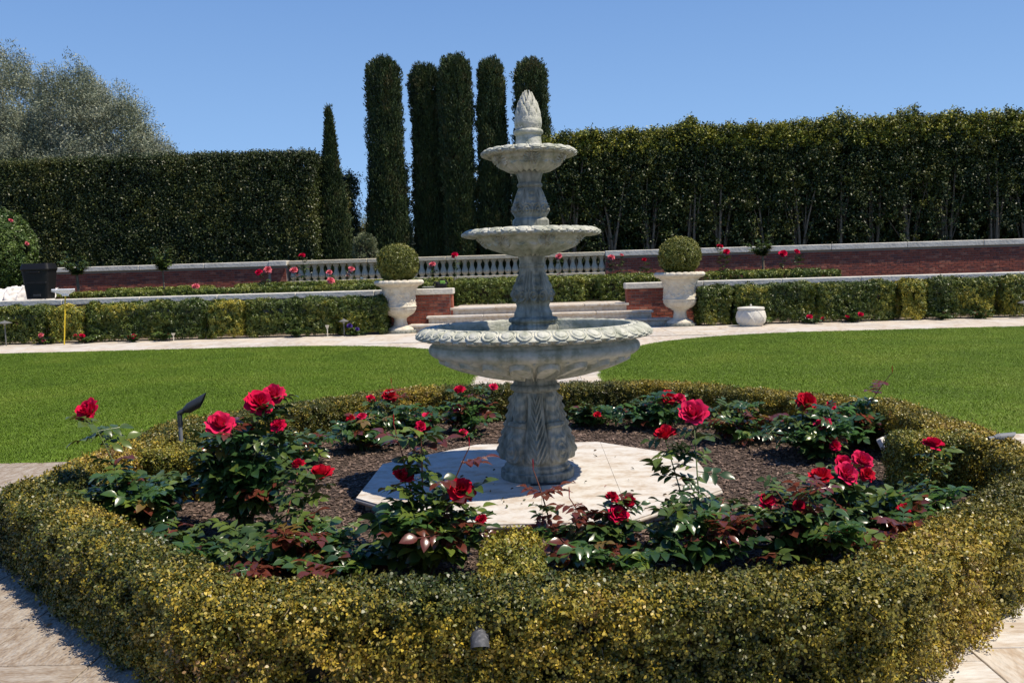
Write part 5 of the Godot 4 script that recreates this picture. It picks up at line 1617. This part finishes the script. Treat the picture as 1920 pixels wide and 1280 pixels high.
func garden_things() -> void:
	# spotlights round the bed
	spotlight("black garden spotlight on a grey stake rising from the left of the bed hedge", V(-2.36, 0.33, -5.72), 0.48, 0.12, 0.195, M["charcoal_metal"], 0.95)
	spotlight("weathered grey spotlight head poking out of the front of the bed hedge", V(-0.20, 0.268, -2.735), -0.42, -PI / 2 + 0.08, 0.0, M["worn_metal"], 0.82, 0.55)
	spotlight("grey tubular spotlight lying on the hedge at the right edge", V(2.62, 0.352, -5.09), 0.03, 0.15, 0.0, M["grey_pipe"], 0.70)
	# pale plastic cap at the foot of the front hedge
	var t := thing("pipe_cap", "small pale plastic pipe stub at the foot of the front hedge", "pipe", V(-1.175, 0.0, -2.86))
	part("stub", tube(PackedVector3Array([V(0, -0.02, 0), V(0, 0.07, 0)]), 0.026, 0.028, 14), M["pale_plastic"], t)
	part("cap", lathe([Vector2(0.031, 0.06), Vector2(0.032, 0.085), Vector2(0.026, 0.095), Vector2(0.0, 0.097)], 20), M["pale_plastic"], t)
	# irrigation pipe
	t = thing("irrigation_pipe", "black irrigation pipe with a thin side line lying on the mulch at right", "pipe", V(1.3, 0.045, -3.86))
	part("main_pipe", tube(bend(V(0, 0, 0), V(0.22, 0.0, -0.26), V(0.46, 0.01, -0.56), 8), 0.017, 0.017, 10), M["hose_rubber"], t)
	part("coupling", tube(bend(V(0.20, 0.0, -0.235), V(0.235, 0.0, -0.275), V(0.27, 0.0, -0.32), 3), 0.022, 0.022, 10), M["hose_rubber"], t)
	part("side_line", tube(bend(V(0.30, 0.02, -0.34), V(0.12, 0.05, -0.34), V(-0.02, 0.0, -0.30), 8), 0.005, 0.005, 6), M["hose_rubber"], t)
	# flat black strip before the pedestal
	t = thing("rubber_wedge", "thin black strip lying on the plinth against the fountain base", "strip", V(0.055, PT + 0.001, -5.215), 0.10)
	part("strip", bevel_box(V(0.20, 0.010, 0.022), 0.003), M["hose_rubber"], t)
	# fallen petals and leaf scraps
	var lx: Array[Transform3D] = []
	var lc := PackedColorArray()
	for i in 150:
		var a := rr(0, TAU)
		var r := rr(0.3, 1.0) if i < 45 else rr(2.85, 3.6)
		var y := PT + 0.0025 if i < 45 else 0.004
		lx.append(Transform3D(Basis(V(0, 1, 0), rr(0, TAU)) * Basis(V(1, 0, 0), rr(-0.25, 0.25)).scaled(Vector3.ONE * rr(0.6, 1.4)), V(FC.x + cos(a) * r, y, FC.z + sin(a) * r)))
		lc.append([Color(0.10, 0.07, 0.04), Color(0.16, 0.11, 0.04), Color(0.05, 0.06, 0.02), Color(0.25, 0.02, 0.03)][rng.randi() % 4])
	var lo := many("leaf_litter", sprig(1, 0.0, 0.020, 0.011, "oval", 0.2), M["chip"], self, lx, lc)
	tag(lo, "dry leaf scraps and petals scattered on plinth and paving", "leaf litter", "", "stuff")
	# white slab inside the ring on the right
	t = thing("stone_slab", "white stone slab leaning inside the bed beside the right hedge spur", "slab", V(2.47, 0.03, -6.05), 0.9)
	part("slab", bevel_box(V(0.20, 0.17, 0.04), 0.006), M["white_cloth"], t, Transform3D(Basis(V(1, 0, 0), -0.5), Vector3.ZERO))
	# lidded pot
	t = thing("lidded_pot", "white stone pot with a knobbed lid standing on the far path", "pot", V(5.06, 0, -20.55))
	var lat := func(th: float, _t: float, r: float, y: float) -> float:
		if y < 0.06 or y > 0.36 or r < 0.2: return 0.0
		var a := absf(fposmod(th * 7 / TAU + y * 2.4, 1.0) - 0.5)
		var b := absf(fposmod(th * 7 / TAU - y * 2.4, 1.0) - 0.5)
		return 0.012 * (exp(-pow(a / 0.07, 2)) + exp(-pow(b / 0.07, 2)))
	part("body", lathe([Vector2(0.0, 0.0), Vector2(0.245, 0.0)] + soft([Vector2(0.25, 0.01), Vector2(0.31, 0.10), Vector2(0.335, 0.21), Vector2(0.31, 0.32), Vector2(0.285, 0.37)], 5) + [Vector2(0.29, 0.385), Vector2(0.0, 0.39)], 140, lat, 0.014), M["cap_stone"], t)
	var lid := part("lid", lathe([Vector2(0.0, 0.385), Vector2(0.305, 0.388), Vector2(0.308, 0.425), Vector2(0.28, 0.44), Vector2(0.10, 0.455), Vector2(0.0, 0.46)], 64), M["cap_stone"], t)
	part("knob", lathe([Vector2(0.012, 0.45), Vector2(0.014, 0.47), Vector2(0.026, 0.485), Vector2(0.022, 0.502), Vector2(0.0, 0.507)], 20), M["cap_stone"], lid)
	# wheeled bin
	t = thing("rubbish_bin", "black wheeled rubbish bin with lid standing on the left wall cap", "bin", V(-12.68, 1.056, -22.42))
	var shell := func(w0: float, d0: float, w1: float, d1: float, y0: float, y1: float) -> ArrayMesh:
		var st := []
		var p := PackedVector3Array()
		for e in [[0.0, 0.0, y0], [w0, d0, y0], [w0, d0, y0], [w1, d1, y1], [w1, d1, y1], [0.0, 0.0, y1]]:
			for k in 16:
				var a := TAU * k / 16
				var c := V(signf(cos(a)) * pow(absf(cos(a)), 0.35) * e[0] / 2, e[2], signf(sin(a)) * pow(absf(sin(a)), 0.35) * e[1] / 2)
				p.append(c)
		return grid_of(p, 16, 6, true, false)
	part("body", shell.call(0.58, 0.42, 0.74, 0.50, 0.02, 0.74), M["black_plastic"], t)
	part("rim", shell.call(0.76, 0.52, 0.78, 0.54, 0.735, 0.78), M["black_plastic"], t)
	part("lid", shell.call(0.80, 0.56, 0.72, 0.46, 0.78, 0.93), M["black_plastic"], t)
	part("handle", tube(PackedVector3Array([V(-0.16, 0.70, 0.30), V(0.16, 0.70, 0.30)]), 0.014, 0.014, 8), M["black_plastic"], t)
	for s in [-0.16, 0.16]:
		part("handle_bracket", tube(PackedVector3Array([V(s, 0.70, 0.22), V(s, 0.70, 0.305)]), 0.012, 0.012, 8), M["black_plastic"], t)
	part("front_band", bevel_box(V(0.52, 0.05, 0.03), 0.008), M["black_plastic"], t, Transform3D(Basis.IDENTITY, V(0.04, 0.40, 0.232)))
	part("grip_recess", bevel_box(V(0.20, 0.06, 0.02), 0.008), M["hose_rubber"], t, Transform3D(Basis.IDENTITY, V(0.02, 0.08, 0.212)))
	# white cloth bundle beside the bin
	t = thing("cloth_bundle", "crumpled white dust sheet heaped beside the black bin", "cloth", V(-13.6, 0.53, -23.2))
	part("sheet", grid(40, 24, func(u: float, v: float):
		var a := (u - 0.5) * 2.0
		var f := 0.10 * sin(u * 34.0 + 1.5 * sin(v * 3.0)) + 0.05 * sin(u * 61.0)
		return V(a * 0.9 + 0.04 * sin(v * 7.0 + u * 5.0), 0.90 * sin(minf(v * 1.35, 1.0) * PI / 2) - 0.12 * absf(a) + 0.09 * lumps.get_noise_2d(u * 9.0, v * 3.0), 0.42 - 0.75 * pow(v, 1.5) + f * (1.0 - 0.6 * v) + 0.07 * lumps.get_noise_2d(u * 12.0 + 5.0, v * 7.0))), M["white_cloth"], t)
	# broom
	t = thing("leaf_broom", "upturned yellow-handled broom with a white fan head leaning on the left hedge", "broom", V(-11.18, 0.0, -20.62))
	part("handle", tube(PackedVector3Array([V(0, 0, 0), V(0.045, 1.21, -0.12)]), 0.016, 0.016, 10), M["yellow_paint"], t)
	var hd := part("head", grid(24, 10, func(u: float, v: float):
		var a := (u - 0.5) * 2.0
		return V(0.045 + a * (0.05 + 0.25 * v), 1.17 + 0.13 * v - 0.03 * a * a * v, -0.12 + 0.02 * sin(u * 44.0) * v + 0.10 * v)), M["white_plastic"], t)
	part("collar", bevel_box(V(0.16, 0.05, 0.05), 0.012), M["white_plastic"], hd, Transform3D(Basis.IDENTITY, V(0.045, 1.15, -0.115)))
	part("edge_bar", bevel_box(V(0.56, 0.035, 0.05), 0.012), M["white_plastic"], hd, Transform3D(Basis.IDENTITY, V(0.045, 1.285, -0.03)))
	# hedge trimmer on the left pier
	t = thing("hedge_trimmer", "black and green cordless hedge trimmer lying on the left pier cap", "power tool", V(-2.42, 1.057, -22.32), 0.1)
	part("motor_body", lathe([Vector2(0.0, -0.15), Vector2(0.07, -0.145), Vector2(0.085, -0.05), Vector2(0.08, 0.08), Vector2(0.05, 0.14), Vector2(0.0, 0.15)], 20, null, 0.05), M["black_plastic"], t, Transform3D(Basis(V(0, 0, 1), PI / 2), V(0.1, 0.085, 0)))
	part("battery", bevel_box(V(0.14, 0.10, 0.11), 0.015), M["lime_plastic"], t, Transform3D(Basis.IDENTITY, V(0.14, 0.09, 0.02)))
	part("rear_handle", tube(bend(V(0.02, 0.10, 0.02), V(0.16, 0.34, 0.02), V(0.28, 0.10, 0.02), 8), 0.02, 0.02, 8), M["black_plastic"], t)
	part("guard", tube(bend(V(-0.10, 0.02, 0.02), V(-0.06, 0.24, 0.02), V(0.02, 0.12, 0.02), 8), 0.018, 0.018, 8), M["black_plastic"], t)
	part("blade", bevel_box(V(0.30, 0.018, 0.06), 0.004), M["blade_steel"], t, Transform3D(Basis.IDENTITY, V(-0.22, 0.035, 0.02)))
	# lights along the low hedges
	path_light("grey mushroom path light at the left end of the far path", V(-12.66, 0.0, -20.75), 0.55, 0.16)
	path_light("dark mushroom path light at the right end of the far path", V(11.42, 0.0, -20.7), 0.36, 0.15)
	path_light("grey mushroom path light beside the left urn", V(-4.52, 0.0, -20.85), 0.36, 0.12)
	stake_light("short pale stake light left of the yellow-leaved hedge block", V(-8.6, 0.0, -20.75), 0.19)
	stake_light("short pale stake light left of the left urn", V(-4.9, 0.0, -20.75), 0.28)
